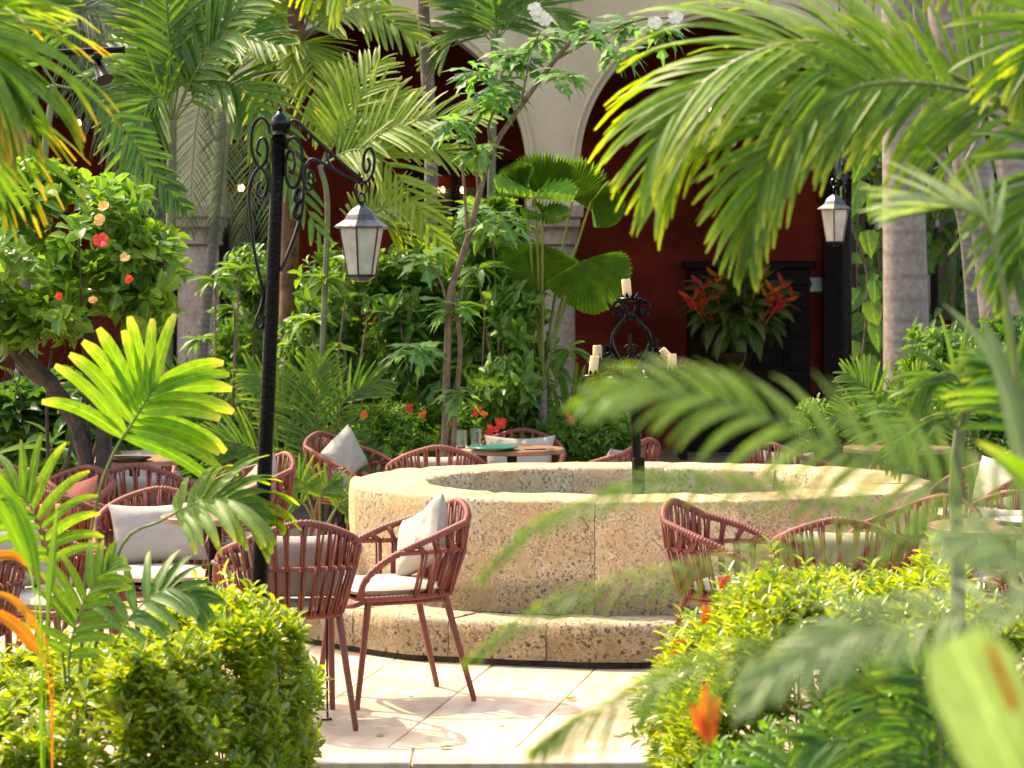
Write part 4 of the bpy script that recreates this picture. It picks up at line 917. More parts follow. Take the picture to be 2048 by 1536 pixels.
def chair_parts():
    parts = []
    rim = rope_tube(lambda t: rim_pt(-1 + 2 * t), 340, .0145); parts.append(('rim', rim.mesh('rim', M['rope'], sharp=False)))
    A_MID = .90
    mid = rope_tube(lambda t: ring_pt((-1 + 2 * t) * A_MID, .615), 240, .010); parts.append(('mid_rail', mid.mesh('mid_rail', M['rope'], sharp=False)))
    base = rope_tube(lambda t: ring_pt(-1 + 2 * t, .432), 240, .0125); parts.append(('seat_ring', base.mesh('seat_ring', M['rope'], sharp=False)))
    f = MB().tube(crom([(.18, -.225, .43), (.225, -.17, .405), (.232, 0, .395), (.225, .17, .405), (.18, .225, .43)], 20), .013, 10)
    f.tube([(.17, -.2, .41), (-.16, -.17, .41)], .009, 8).tube([(.17, .2, .41), (-.16, .17, .41)], .009, 8)
    f.box((.02, 0, .425), (.36, .36, .008)); parts.append(('seat_frame', f.mesh('seat_frame', M['frame_metal'])))
    for sx, sy in ((1, 1), (1, -1), (-1, 1), (-1, -1)):
        top = Vector((.17 if sx > 0 else -.175, sy * (.215 if sx > 0 else .165), .435)); bot = Vector((.225 if sx > 0 else -.285, sy * (.235 if sx > 0 else .205), .0))
        l = MB().tube([top, top.lerp(bot, .5), bot + Vector((0, 0, .012)), bot], [.0145, .013, .0115, .010], 10); parts.append(('leg', l.mesh('leg', M['frame_metal'])))
    # cords: pairs of strands, upper and lower
    nU = 19
    for i in range(nU):
        a = -.86 + 1.72 * i / (nU - 1)
        top = rim_pt(a); a2 = a * .97
        b = ring_pt(a2, .615)
        if top.z < b.z + .03: continue
        mb = MB(); T = (rim_pt(a + .01) - rim_pt(a - .01)).normalized(); ou = Vector((top.x + .02, top.y, 0)).normalized() * .012
        for s in (-1, 1):
            mb.tube([top + T * s * .012 + ou, (top + T * s * .010).lerp(b, .45) + ou * .9, b + T * s * .0045 + ou * .8], .0052, 6)
            mb.tube([top + T * s * .004 - ou, b + T * s * .0045 - ou * .8], .0046, 5)
        parts.append(('cord', mb.mesh('cord', M['rope'], sharp=False)))
        a3 = max(-.98, min(.98, a * .93 + (.035 if a < 0 else -.035) * 0)); c = ring_pt(a3 * .99, .432)
        mb = MB()
        for s in (-1, 1):
            mb.tube([b + T * s * .012 + ou, c + T * s * .006 + ou * 1.1], .0052, 6)
            mb.tube([b + T * s * .004 - ou * .6, c + T * s * .004 - ou * .8], .0046, 5)
        parts.append(('cord', mb.mesh('cord', M['rope'], sharp=False)))
    # seat pad
    mb = MB(); V = []; Fs = []; n = 22
    for side in (1, -1):
        for i in range(n + 1):
            for j in range(n + 1):
                u, v = -1 + 2 * i / n, -1 + 2 * j / n
                k = max(0, 1 - abs(u) ** 6) ** .5 * max(0, 1 - abs(v) ** 6) ** .5
                x = .02 + u * .205 * (1 - .06 * v * v); y = v * .205 * (1 - .07 * (u < 0) * u * u * 2)
                V.append((x, y, .462 + side * .026 * k + (.004 * noise.noise(Vector((u * 2, v * 2, 0))) if side > 0 else 0)))
        o = (0 if side > 0 else (n + 1) ** 2)
        for i in range(n):
            for j in range(n):
                a = o + i * (n + 1) + j; q = (a, a + n + 1, a + n + 2, a + 1); Fs.append(q if side > 0 else tuple(reversed(q)))
    mb.add(V, Fs); parts.append(('seat_pad', mb.mesh('seat_pad', M['pad'], sharp=False)))
    return parts
CP = chair_parts()
def pillow_mesh(w_, h_, t_, mt, seed):
    V = []; Fs = []; n = 26
    for side in (1, -1):
        for i in range(n + 1):
            for j in range(n + 1):
                u, v = -1 + 2 * i / n, -1 + 2 * j / n
                k = max(0, 1 - abs(u) ** 3.2) ** .55 * max(0, 1 - abs(v) ** 3.2) ** .55
                y = u * w_ / 2 * (1 - .10 * (1 - v * v) * abs(u) ** 2); z = v * h_ / 2 * (1 - .12 * (1 - u * u) * abs(v) ** 2)
                wr = .010 * noise.noise(Vector((u * 2.2 + seed, v * 2.2, side))) + .005 * noise.noise(Vector((u * 6, v * 6 + seed, side)))
                V.append((side * (t_ / 2 * k) + wr * k + .03 * u * u, y, z))
        o = 0 if side > 0 else (n + 1) ** 2
        for i in range(n):
            for j in range(n):
                a = o + i * (n + 1) + j; q = (a, a + n + 1, a + n + 2, a + 1); Fs.append(q if side > 0 else tuple(reversed(q)))
    return mesh('cushion', V, Fs, mt, True)
PM = [pillow_mesh(.42, .27, .12, M['canvas'], 1.0), pillow_mesh(.38, .27, .12, M['canvas'], 5.0), pillow_mesh(.42, .27, .12, M['salmon'], 9.0)]
GC = 'woven rope armchairs around the tables'; GQ = 'cushions propped on the rope armchairs'
def chair(x, y, deg, label, pil=None, plabel=None, prot=(0, 0), sc_=1.0, pdz=0.0):
    a = math.radians(deg); root = thing('rope_armchair', label, 'armchair', (x, y, 0), GC); root.rotation_euler.z = a
    for nm, me in CP:
        o = bpy.data.objects.new(nm, me); C.objects.link(o); o.parent = root
    if pil is not None:
        Rz = Matrix.Rotation(a, 4, 'Z')
        o = bpy.data.objects.new('cushion', PM[pil]); C.objects.link(o); WL[o.name] = Vector((x, y, 0))
        o.matrix_world = Matrix.Translation((x, y, 0)) @ Rz @ Matrix.Translation((-.15, prot[1] * .05, .612 + pdz)) @ Matrix.Rotation(math.radians(-16), 4, 'Y') @ Matrix.Rotation(math.radians(prot[0]), 4, 'X')
        tag(o, plabel, 'cushion', GQ)
chair(-.87, 10.60, 107, 'terracotta rope armchair seen from behind just right of the lamp post, nearest the left hedge', 0, 'cream cushion inside the armchair in front of the lamp post', (2, 0))
chair(-.497, 11.18, 203, 'terracotta rope armchair turned left in front of the well, all legs in view', 1, 'grey linen cushion standing on its corner in the armchair before the well', (24, .4), pdz=.035)
chair(-1.43, 14.0, 207, 'rope armchair turned left behind the black lamp post', 0, 'pale cushion in the armchair behind the lamp post', (30, 0))
chair(-1.80, 13.6, 86, 'rope armchair seen from behind between the bright palm frond and the lamp post', 1, 'cream cushion seen through the cords left of the lamp post', (0, 0))
chair(-2.13, 15.2, 277, 'rope armchair facing the camera farthest back at the left tables', 0, 'grey cushion in the back armchair under the bright palm frond', (0, 0))
chair(-1.50, 11.62, 275, 'rope armchair facing the camera behind the drooping white-lit palm leaves', 0, 'light cushion behind the drooping white-lit palm leaves', (3, 0))
chair(-1.86, 12.62, 25, 'rope armchair turned right in the middle of the left cluster, empty', None)
chair(-2.50, 14.1, 60, 'rope armchair cut by the left edge below the dark leaves', 0, 'white cushion at the left edge below the dark leaves', (0, 0))
chair(-2.20, 12.95, 235, 'rope armchair holding a salmon cushion lying open at the left', 2, 'salmon cushion resting on the armchair rim at the left', (10, 0), pdz=-.01)
chair(-2.02, 12.05, 88, 'rope armchair seen from behind with salmon showing through its cords', 2, 'salmon cushion seen through the armchair cords at the left', (0, 0))
chair(-1.82, 10.72, 340, 'rope armchair turned right behind the left hedge and yellow leaves', 1, 'white cushion behind the left yellow strap leaves', (0, 0))
chair(-2.05, 9.98, 100, 'rope armchair low at the left edge behind the orange leaves', None)
chair(-.86, 15.75, 328, 'rope armchair turned right beside the flowering hedge with a slanting cushion', 1, 'pale cushion leaning in the armchair beside the flowering hedge', (25, 0), pdz=.03)
chair(-.41, 14.98, 93, 'rope armchair seen from behind over the back rim of the well', 0, 'cream cushion seen through cords over the well rim', (0, 0))
chair(.03, 15.95, 264, 'rope armchair facing the camera beyond the teal plate', 0, 'wide pale cushion facing the camera beyond the teal plate', (0, 0), pdz=.02)
chair(.50, 15.45, 150, 'rope armchair turned away left of the candelabra stem behind the well', 1, 'pale cushion hidden in the armchair by the candelabra stem', (0, 0))
chair(.93, 11.15, 335, 'empty rope armchair turned right in front of the well beside the right hedge', None)
chair(1.285, 10.75, 82, 'rope armchair seen from behind rising over the right hedge', 0, 'cream cushion seen through cords over the right hedge', (0, 0))
chair(1.62, 15.2, 42, 'rope armchair behind the right part of the well rim', 0, 'white cushion behind the right part of the well rim', (0, 0))
chair(2.45, 14.4, 205, 'rope armchair at the right edge behind the pale diagonal leaf', 0, 'pale cushion at the right edge behind the diagonal leaf', (0, 0))
chair(1.98, 9.98, 115, 'rope armchair nearest at the right edge behind the green palm stem', 1, 'light cushion beside the green palm stem at right', (10, 0))
chair(1.60, 11.32, 222, 'rope armchair half hidden between the right end of the well and the hedge chairs', None)
chair(2.12, 11.42, 265, 'rope armchair facing the camera at the right edge with a bright white cushion', 0, 'bright white cushion at the right edge above the table', (0, 0))
chair(2.42, 16.4, 268, 'farthest rope armchair at right below the thick palm trunk', None)

GT = 'round wooden cafe tables'
def table(x, y, r, label):
    t = thing('cafe_table', label, 'table', (x, y, 0), GT)
    MB().lathe([(r - .01, .722), (r, .726), (r, .745), (r - .006, .75), (.01, .75)], 40, (x, y, 0)).build('table_top', M['wood'], t)
    MB().lathe([(.10, .712), (.028, .70), (.024, .06), (.05, .04)], 16, (x, y, 0)).build('pedestal', M['iron'], t)
    for k in range(4):
        a = math.pi / 4 + k * math.pi / 2
        MB().tube([(x, y, .05), (x + math.cos(a) * .18, y + math.sin(a) * .18, .035), (x + math.cos(a) * .27, y + math.sin(a) * .27, .012)], .014, 8).build('foot', M['iron'], t)
table(-1.20, 11.12, .22, 'round wooden table between the armchairs behind the left hedge')
table(-1.98, 14.42, .28, 'round wooden table between the back left armchairs')
table(-2.62, 12.5, .34, 'round wooden table by the salmon cushions at the left edge')
table(.0, 15.25, .29, 'round wooden table with the teal plate behind the well')
table(1.93, 10.68, .32, 'round wooden table among the armchairs behind the right hedge')
table(2.15, 15.35, .30, 'round wooden table behind the well at right')
def plate(x, y, r, mt, label):
    o = MB().lathe([(r * .6, .7505), (r * .75, .756), (r, .768), (r * .98, .771), (r * .7, .760), (.005, .757)], 32, (x, y, 0)).build('plate', M[mt], None, (x, y, .75)); tag(o, label, 'plate')
plate(-.10, 15.05, .14, 'teal', 'teal ceramic plate on the table behind the well')
plate(-1.98, 14.2, .12, 'iron', 'dark plate on the back left table')
plate(2.0, 10.72, .12, 'white', 'white plate on the table behind the right hedge')
def tumbler(x, y, label):
    o = MB().lathe([(.028, .7515), (.030, .76), (.036, .85), (.033, .85), (.027, .765), (.001, .762)], 20, (x, y, 0)).build('drinking_glass', M['glass'], None, (x, y, .75)); tag(o, label, 'glass', 'drinking glasses on the tables')
tumbler(-.28, 15.22, 'clear tumbler left of the teal plate'); tumbler(-.20, 15.36, 'clear tumbler just behind the teal plate'); tumbler(-1.16, 11.02, 'clear tumbler on the table behind the lamp post')
def cutlery(x, y, a, label):
    mb = MB(); dx, dy = math.cos(a), math.sin(a)
    mb.tube([(x, y, .755), (x + dx * .12, y + dy * .12, .756)], [.003, .004], 6).box((x + dx * .15, y + dy * .15, .756), (.05, .018, .003), rz=a, bev=.001)
    tag(mb.build('fork', M['iron_dust'], None, (x, y, .752)), label, 'cutlery')
cutlery(.07, 15.02, .3, 'metal fork lying right of the teal plate')

for k, (px, py, d_) in enumerate([(905, 1500, 0), (1010, 1452, 0), (760, 1470, 0), (1150, 1400, 0), (820, 1392, 0), (1230, 1470, 0)]):
    d = EYE * F / (py - 535); c = Vector(((px - 1024) * d / F, d, .006)); a = rnd(0, 6.28); l = rnd(.03, .055)
    o = link('fallen_leaf', shared_leaf(T_OVAL, M['lf_orange'] if k % 2 else M['lf_mid'], 'fallen_leaf'), None, c)
    o.scale = (l, l * .8, l * .4); o.rotation_euler = (math.pi if k % 3 else 0, 0, a); o.location.z = .006 + (.0 if k % 3 else l * .12)
    tag(o, ['small green leaf fallen near the terrace edge', 'dry orange leaf fallen on the bright paving', 'green leaf fallen by the near armchair legs', 'dry leaf fallen close to the right hedge', 'small dark leaf lying in the chair shadow', 'dry leaf at the paving edge before the right hedge'][k], 'leaf', 'fallen leaves on the paving')

# ------------------------------------------------------------------ iron lamp posts
def spiral(c, r0, r1, a0, turns, sgn, M2, n=30):
    return [Vector(c) + M2 @ Vector((math.cos(a0 + sgn * turns * 2 * math.pi * k / n) * (r0 + (r1 - r0) * k / n), 0, math.sin(a0 + sgn * turns * 2 * math.pi * k / n) * (r0 + (r1 - r0) * k / n))) for k in range(n + 1)]
def lamp(base, lean, ay, label, ll, up=.115, ks=1.0):
    """post in local coordinates: local x = direction of the arm"""
    t = thing('lamp_post', label, 'lamp post', base, 'black wrought iron lamp posts'); bx = Vector(base)
    Rm = Matrix.Rotation(ay, 3, 'Z'); Sh = Matrix(((1, 0, lean), (0, 1, 0), (0, 0, 1)))
    def X(p, dz=0.0):
        p = Rm @ Vector(p) + Vector((0, 0, dz)); z1 = 1.75 + (1.2 - 1.75) * ks
        p = Vector((p.x * ks, p.y * ks, 1.75 + (p.z - 1.75) * ks if p.z > 1.2 else p.z * z1 / 1.2)); return Sh @ p + bx
    def LS(mb): mb.V = [tuple(top + (Vector(v) - top) * ks) for v in mb.V]; return mb
    def add(name, paths, mt='iron', par=t):
        mb = MB()
        for pth, r in paths: mb.tube([X((p[0] * (.88 if p[0] > 0 else 1), p[1], p[2]), up) for p in crom(pth, len(pth) * 4)], r * ks, 8)
        return mb.build(name, M[mt], par)
    po = MB(); prof = [(.11, 0), (.11, .05), (.07, .08), (.055, .14), (.036, .2), (.033, .4), (.030, 1.5), (.0275, 2.1), (.028, 2.26), (.036, 2.28), (.027, 2.285)]
    V0 = len(po.V); po.lathe(prof, 14); po.V = [tuple(X(v)) for v in po.V]; po.build('post', M['iron'], t)
    fn = MB(); fn.lathe([(.02, 2.28), (.034, 2.29), (.026, 2.305), (.034, 2.33), (.030, 2.36), (.014, 2.38), (.009, 2.385), (.011, 2.395), (.002, 2.41)], 14, ripple=lambda j, i: 1 + (.08 if j % 2 and 2 < i < 6 else 0)); fn.V = [tuple(X(v)) for v in fn.V]; fn.build('finial', M['iron_dust'], t)
    I = Matrix.Identity(3)
    def sp(cx, cz, r0, r1, a0, turns, sgn): return spiral((cx, 0, cz), r0, r1, a0, turns, sgn, I)
    # back scrolls (on the side away from the arm)
    add('back_scroll', [([(-.04, 0, 2.18), (-.05, 0, 2.225), (-.08, 0, 2.245), (-.108, 0, 2.215), (-.115, 0, 2.15), (-.10, 0, 2.08), (-.075, 0, 2.045), (-.05, 0, 2.07), (-.045, 0, 2.12), (-.06, 0, 2.16), (-.083, 0, 2.15), (-.088, 0, 2.11), (-.07, 0, 2.09)], .007)], 'iron_dust')
    add('back_scroll', [([(-.075, 0, 2.045), (-.10, 0, 2.01), (-.115, 0, 1.95), (-.105, 0, 1.86), (-.085, 0, 1.72), (-.055, 0, 1.60), (-.038, 0, 1.52), (-.048, 0, 1.46), (-.062, 0, 1.42), (-.052, 0, 1.385), (-.034, 0, 1.40), (-.036, 0, 1.44)], .007), ([(-.075, 0, 2.045), (-.05, 0, 2.02), (-.04, 0, 1.97), (-.055, 0, 1.92), (-.078, 0, 1.93), (-.08, 0, 1.97), (-.065, 0, 1.985)], .0065)], 'iron_dust')
    # front scroll bracket
    add('bracket_scroll', [([(.035, 0, 2.12), (.045, 0, 2.15), (.075, 0, 2.165), (.105, 0, 2.13), (.115, 0, 2.06), (.10, 0, 1.98), (.07, 0, 1.96), (.045, 0, 1.99), (.035, 0, 2.05), (.045, 0, 2.10), (.068, 0, 2.105), (.078, 0, 2.06), (.068, 0, 2.02), (.055, 0, 2.03)], .007)], 'iron_dust')
    add('bracket_scroll', [([(.115, 0, 2.06), (.125, 0, 1.96), (.12, 0, 1.86), (.10, 0, 1.78), (.07, 0, 1.70), (.035, 0, 1.62)], .008), ([(.10, 0, 1.96), (.09, 0, 1.93), (.10, 0, 1.90), (.118, 0, 1.91)], .012), ([(.10, 0, 1.90), (.088, 0, 1.865), (.10, 0, 1.835), (.118, 0, 1.85)], .011)], 'iron_dust')
    add('arm', [([(.035, 0, 2.18), (.05, 0, 2.225), (.075, 0, 2.23), (.12, 0, 2.20), (.22, 0, 2.12), (.32, 0, 2.045), (.385, 0, 2.0), (.40, 0, 2.0)], .0075),
                ([(.13, 0, 1.93), (.125, 0, 2.01), (.14, 0, 2.06), (.17, 0, 2.075), (.25, 0, 2.04), (.33, 0, 2.005), (.385, 0, 1.985)], .0065),
                ([(.13, 0, 2.02), (.135, 0, 1.965), (.155, 0, 1.95), (.172, 0, 1.98), (.165, 0, 2.02), (.148, 0, 2.02), (.146, 0, 1.99)], .006),
                ([(.22, 0, 2.12), (.235, 0, 2.07), (.26, 0, 2.035)], .005),
                ([(.385, 0, 1.985), (.42, 0, 1.985), (.445, 0, 2.02), (.45, 0, 2.08), (.43, 0, 2.12), (.405, 0, 2.10), (.40, 0, 2.05), (.415, 0, 2.02), (.43, 0, 2.05), (.42, 0, 2.08)], .007)], 'iron_dust')
    # hanging lantern: its own thing
    top = X((.348, 0, 1.975), up); lt = thing('hanging_lantern', ll, 'lantern', top, 'six-sided hanging lanterns')
    mb = MB()
    for k in range(2):
        c = top + Vector((0, 0, -.018 - .042 * k)); ring_ = [c + (Vector((math.cos(a), 0, math.sin(a))) if k % 2 == 0 else Vector((math.cos(a) * .5, math.cos(a) * .8, math.sin(a)))) * .024 for a in [i * 2 * math.pi / 14 for i in range(15)]]
        mb.tube(ring_, .0045, 6)
    mb.lathe([(.008, -.10), (.016, -.09), (.012, -.08), (.014, -.072)], 10, top); LS(mb).build('chain', M['iron_dust'], lt)
    rip = lambda j, i: 1.0
    LS(MB().lathe([(.010, -.085), (.022, -.092), (.042, -.105), (.060, -.125), (.074, -.148), (.114, -.172), (.117, -.177), (.10, -.181)], 6, top, rot0=.35)).build('roof', M['tin'], lt, top, smooth=False)
    for k in range(6):
        a0, a1 = .35 + k * math.pi / 3, .35 + (k + 1) * math.pi / 3; q = []
        for a, r_, z in ((a0, .090, -.182), (a1, .090, -.182), (a1, .056, -.368), (a0, .056, -.368)): q.append(top + Vector((math.cos(a) * r_, math.sin(a) * r_, z)))
        cc = sum(q, Vector()) / 4; nn = (cc - top); nn.z = 0; nn = nn.normalized() * .0025
        V = [v + nn for v in q] + [v - nn for v in q]
        LS(MB().add(V, [(0, 1, 2, 3), (7, 6, 5, 4), (0, 4, 5, 1), (1, 5, 6, 2), (2, 6, 7, 3), (3, 7, 4, 0)])).build('pane', M['glass_lamp'], lt, top, smooth=False)
        LS(MB().tube([q[0] * 1 + nn * 0, q[3]], .0055, 4)).build('lantern_bar', M['brownwood'], lt, top)
    mb = MB()
    for k in range(42):
        a = k * 2 * math.pi / 42; rr = .087 * math.cos(math.pi / 6) / math.cos(((a - .35) % (math.pi / 3)) - math.pi / 6)
        mb.box(top + Vector((math.cos(a) * rr, math.sin(a) * rr, -.189)), (.003, .008, .010 + .004 * math.sin(k)), rz=a)
    mb.lathe([(.057, -.367), (.063, -.369), (.063, -.378), (.03, -.395), (.012, -.398)], 6, top, rot0=.35); LS(mb).build('base_tray', M['iron_dust'], lt, top, smooth=False)
b1 = P(505, 1507, 9.9); b1.z = 0
lamp(b1, .043, math.radians(-6), 'tall black wrought iron lamp post with scrolls standing behind the left hedge', 'dark metal lantern with cream glass hanging over the left chairs', .115, .884)
b2 = P(1694, 1108, 16.8); b2.z = 0
lamp(b2, .0, math.radians(251), 'far black lamp post standing before the vines beside the red wall', 'far lantern hanging beside the thick straight palm trunk', .30)

# chain / cable hanging at the near chair leg
cab_ = MB().tube(crom([(-.93, 10.3, .25), (-.80, 10.45, .1), (-.75, 10.6, .012), (-.70, 10.62, .008), (-.715, 10.66, .02), (-.72, 10.7, .4)], 40), .0045, 6).build('cable', M['iron_dust'], None, (-.93, 10.3, .25)); tag(cab_, 'thin twisted metal cable looping down by the near armchair leg', 'cable')

# pipe with floodlight, upper left
fl = thing('flood_light', 'black floodlight hung under a black pipe at the upper left', 'spotlight', P(205, 130, 14))
pp_ = thing('overhead_pipe', 'black overhead pipe reaching in from the upper left edge', 'pipe', P(-60, 112, 14))
MB().tube(PP([(-160, 118, 14), (100, 106, 14), (246, 99, 14)]), .017, 12).tube(PP([(246, 99, 14), (250, 99, 14)]), .021, 12).build('pipe_body', M['iron'], pp_)
MB().tube(PP([(196, 92, 14), (196, 118, 14)]), [.012, .012], 8).tube(PP([(188, 112, 13.97), (204, 112, 13.97)]), .02, 10).build('clamp', M['iron_dust'], fl)
MB().tube(PP([(188, 112, 14), (196, 128, 14), (204, 148, 13.96), (209, 160, 13.94)]), [.022, .025, .034, .046], 12).build('lamp_head', M['iron'], fl)

# ------------------------------------------------------------------ candelabra in the well
cc = Vector((P(1266, 0, 13.6).x, 13.6, 0)); s_ = 13.6 / F
cd = thing('candelabra', 'black wrought iron candelabra with thick candles standing in the well', 'candelabra', (cc.x, cc.y, .3))
def Q(px, py, dy=0.0): return Vector(((px - 1024) * s_, 13.6 + dy, EYE - (py - 535) * s_))
def it(name, paths, par=cd, mt='iron'):
    mb = MB()
    for pth, r in paths: mb.tube(crom(pth, max(12, len(pth) * 5)), r, 8)
    return mb.build(name, M[mt], par)
it('stem', [([Vector((Q(1277, 0).x, 13.6, .30)), Vector((Q(1275, 0).x, 13.6, .6)), Q(1272, 880), Q(1268, 740)], .024)])
MB().box((Q(1277, 0).x, 13.6, .55), (.06, .06, .52), bev=.006).build('stem_sleeve', M['iron'], cd)
ntop = 620
for s in (-1, 1):
    it('scroll_frame', [([Q(1262 + s * 8, 745), Q(1262 + s * 20, 725), Q(1262 + s * 38, 690, s * .02), Q(1262 + s * 34, 665), Q(1262 + s * 14, 640), Q(1262 + s * 8, 625), Q(1262 + s * 14, 608), Q(1262 + s * 28, 602), Q(1262 + s * 36, 614), Q(1262 + s * 32, 628), Q(1262 + s * 22, 630), Q(1262 + s * 19, 620), Q(1262 + s * 25, 616)], .0105)])
it('fleur', [([Q(1261, 668), Q(1261, 690), Q(1263, 705), Q(1264, 740)], .0075), ([Q(1249, 696), Q(1256, 690), Q(1262, 694), Q(1268, 690), Q(1276, 694)], .005), ([Q(1254, 716), Q(1262, 712), Q(1271, 716)], .005), ([Q(1262, 694), Q(1255, 703), Q(1263, 712), Q(1269, 702), Q(1262, 694)], .004)])
MB().lathe([(.018, -.02), (.024, 0), (.018, .02)], 10, Q(1262, 632)).build('collar', M['iron'], cd)
def cup(c, r, nm='drip_cup'):
    mb = MB(); mb.lathe([(r * .25, -.012), (r * .8, -.006), (r, .004), (r * .95, .007), (.005, .0)], 16, c)
    for k in range(10):
        a = 2 * math.pi * k / 10; u = Vector((math.cos(a), math.sin(a), 0)); v = Vector((-u.y, u.x, 0))
        mb.add([c + u * r * .55 + v * .011 + Vector((0, 0, .003)), c + u * r * .55 - v * .011 + Vector((0, 0, .003)), c + u * r * .75 - v * .008 + Vector((0, 0, .02)), c + u * r * .75 + v * .008 + Vector((0, 0, .02)), c + u * r * .85 + Vector((0, 0, .034))], [(0, 1, 2, 3), (3, 2, 4)])
    return mb.build(nm, M['iron'], cd, c)
GCn = 'cream candles on the iron candelabra'
def candle(c, h, tilt, label, r=.0225):
    Mx = Matrix.Rotation(tilt, 3, 'Y')
    o = MB().lathe([(r * .95, 0), (r, .004), (r, h - .01), (r * .92, h), (r * .7, h - .004), (.002, h - .008)], 20, c, M=Mx, ripple=lambda j, i: 1 + .02 * math.sin(j * 2.1 + i)).build('candle', M['wax'], None, c)
    MB().tube([c + Mx @ Vector((0, 0, h - .01)), c + Mx @ Vector((.002, 0, h + .008))], .0014, 5).build('wick', M['iron'], o)
    tag(o, label, 'candle', GCn)
c = Q(1259, 598); cup(c, .062); candle(c + Vector((-.01, 0, .005)), .095, -.09, 'topmost candle on the iron candelabra')
def arm_c(px, py, dy, label, h=.09, tilt=0, r=.055, lx=None):
    c = Q(px, py, dy); s = 1 if px > 1262 else -1
    it('candle_arm', [([Q(1264, 742, dy * .2), Q(1264 + s * 20, 732, dy * .4), Q(1264 + s * abs(px - 1264) * .55, 738, dy * .7), Q(px - s * 8, py + 8, dy), c], .0075),
                      ([Q(1264 + s * abs(px - 1264) * .55, 738, dy * .7), Q(1264 + s * abs(px - 1264) * .42, 722, dy * .7), Q(1264 + s * abs(px - 1264) * .55, 712, dy * .7), Q(1264 + s * abs(px - 1264) * .62, 722, dy * .7)], .006)])
    cup(c, r)
    if label: candle(c + Vector((0, 0, .004)), h, tilt, label)
arm_c(1184, 750, -.14, 'leftmost front candle on the iron candelabra', .095, .10)
arm_c(1196, 728, .12, 'candle just behind the leftmost one on the candelabra', .085, 0)
arm_c(1341, 742, -.12, 'upright front right candle on the candelabra', .085, 0)
arm_c(1352, 732, .12, 'leaning rear right candle on the candelabra', .10, -.75)
arm_c(1230, 752, -.24, None); arm_c(1300, 752, -.24, None); arm_c(1295, 735, .24, None)
for (px, py) in ((1211, 700), (1222, 696), (1301, 698), (1311, 686)):
    MB().lathe([(.004, -.02), (.014, -.018), (.014, .018), (.011, .018)], 12, Q(px, py, .03)).lathe([(.006, -.028), (.032, -.024), (.03, -.021)], 14, Q(px, py, .03)).build('candle_socket', M['iron'], cd, Q(px, py, .03))
    s = 1 if px > 1262 else -1; it('candle_arm', [([Q(px, py + 12, .03), Q(px + s * 8, py + 24, .02), Q(px - s * 2, py + 38, .01), Q(1264 + s * 14, 735)], .007)])
for (a, b, c_) in (((1252, 748), (1222, 760), (1186, 803)), ((1280, 748), (1300, 762), (1330, 790)), ((1355, 755), (1375, 762), (1362, 775)), ((1255, 752), (1248, 780), (1256, 798))):
    it('lower_curl', [([Q(*a, -.04), Q(*b, -.1), Q(*c_, -.16)], .0045)], mt='iron_dust')

# ------------------------------------------------------------------ hedges in front
def box_hedge(label, x0, x1, y0, y1, topf, n_sp, mt, flowers=(), n_parts=300, edge=None, es=-1):
    base = ((x0 + x1) / 2, (y0 + y1) / 2, -.25); root = thing('ixora_hedge', label, 'hedge', base, 'leafy hedges in the foreground')
    A = []; Nn = []
    while len(A) < n_sp:
        x, y = rnd(x0, x1), rnd(y0, y1); zt = topf(x, y)
        if zt is None: continue
        k = R_.random(); 
        if k < .5: z = zt - abs(R_.gauss(0, .05)); nr = (rnd(-.4, .4), rnd(-.4, .4), 1)
        elif k < .8: y = y0 + abs(R_.gauss(0, .10)); zt = topf(x, y) or 0; z = rnd(-.1, 1) * zt; nr = (rnd(-.4, .4), -1, .4)
        else:
            zq = rnd(-.1, .95); x = edge(y) + abs(R_.gauss(0, .06)) * es - es * (.13 * noise.noise(Vector((3.1, y * 4, zq * 6))) + .06 * noise.noise(Vector((8.1, y * 11, zq * 14)))); zt = topf(x, y) or .45; z = zq * zt; nr = (-es, rnd(-.6, .2), .4)
        p = Vector((x, y, z)); z += .09 * noise.noise(p * 3.3) + .05 * noise.noise(p * 9); x += .05 * noise.noise(p * 4 + Vector((7, 0, 0)))
        if noise.noise(p * 5.5) < -.13: continue
        if R_.random() < .03: z += rnd(.02, .10); nr = (rnd(-.3, .3), rnd(-.3, .3), 1.6)
        A.append((x, y, z)); Nn.append(nr)
    A = np.array(A); Nn = np.array(Nn, float); Nn /= np.linalg.norm(Nn, axis=1, keepdims=True)
    PA, D, N, L, W = sprigs(A, Nn, 9, .06, .028, .058, .38, .9, .6)
    place_leaves(root, base, T_SMALL, PA, D, N, L, W, mt, n_parts)
    for k in range(60):
        a = A[R_.randrange(len(A))]; b = Vector((a[0] + rnd(-.08, .08), a[1] + rnd(-.08, .08), -.2)); pts = crom([b, b.lerp(Vector(a), .5) + Vector((rnd(-.03, .03), rnd(-.03, .03), 0)), Vector(a)], 6)
        MB().tube(pts, [.006 - .0006 * i for i in range(7)], 5).build('stem', M['branch'], root, b)
    for (px, py, d, s, mk, nn) in flowers:
        c = P(px, py, d)
        for k in range(nn): flower(root, c + Vector((rnd(-s, s), rnd(-s, s) * .5, rnd(-s, s))), s * .7, M[mk], 4, cup=.6)
    return root
def top_left(x, y):
    xr = -.72 - .25 * max(0, (8.9 - y)) + .10 * noise.noise(Vector((1.3, y * 5, 2.2)))
    if x > xr: return None
    e = max(0, 1 - (xr - x) / .16); zt = .66 - .16 * e * e - .30 * max(0, -.80 - x) ** .8
    if x < -1.15 and noise.noise(Vector((x * 4, y * 4, 9))) < -.1: return None
    return zt + .07 * noise.noise(Vector((x * 4, y * 4, 1)))
box_hedge('yellow-green leafy hedge in the left foreground', -1.95, -.62, 8.0, 9.5, top_left, 4600, M['lf_hedge'], edge=lambda y: -.71 - .25 * max(0, 8.9 - y), es=-1)
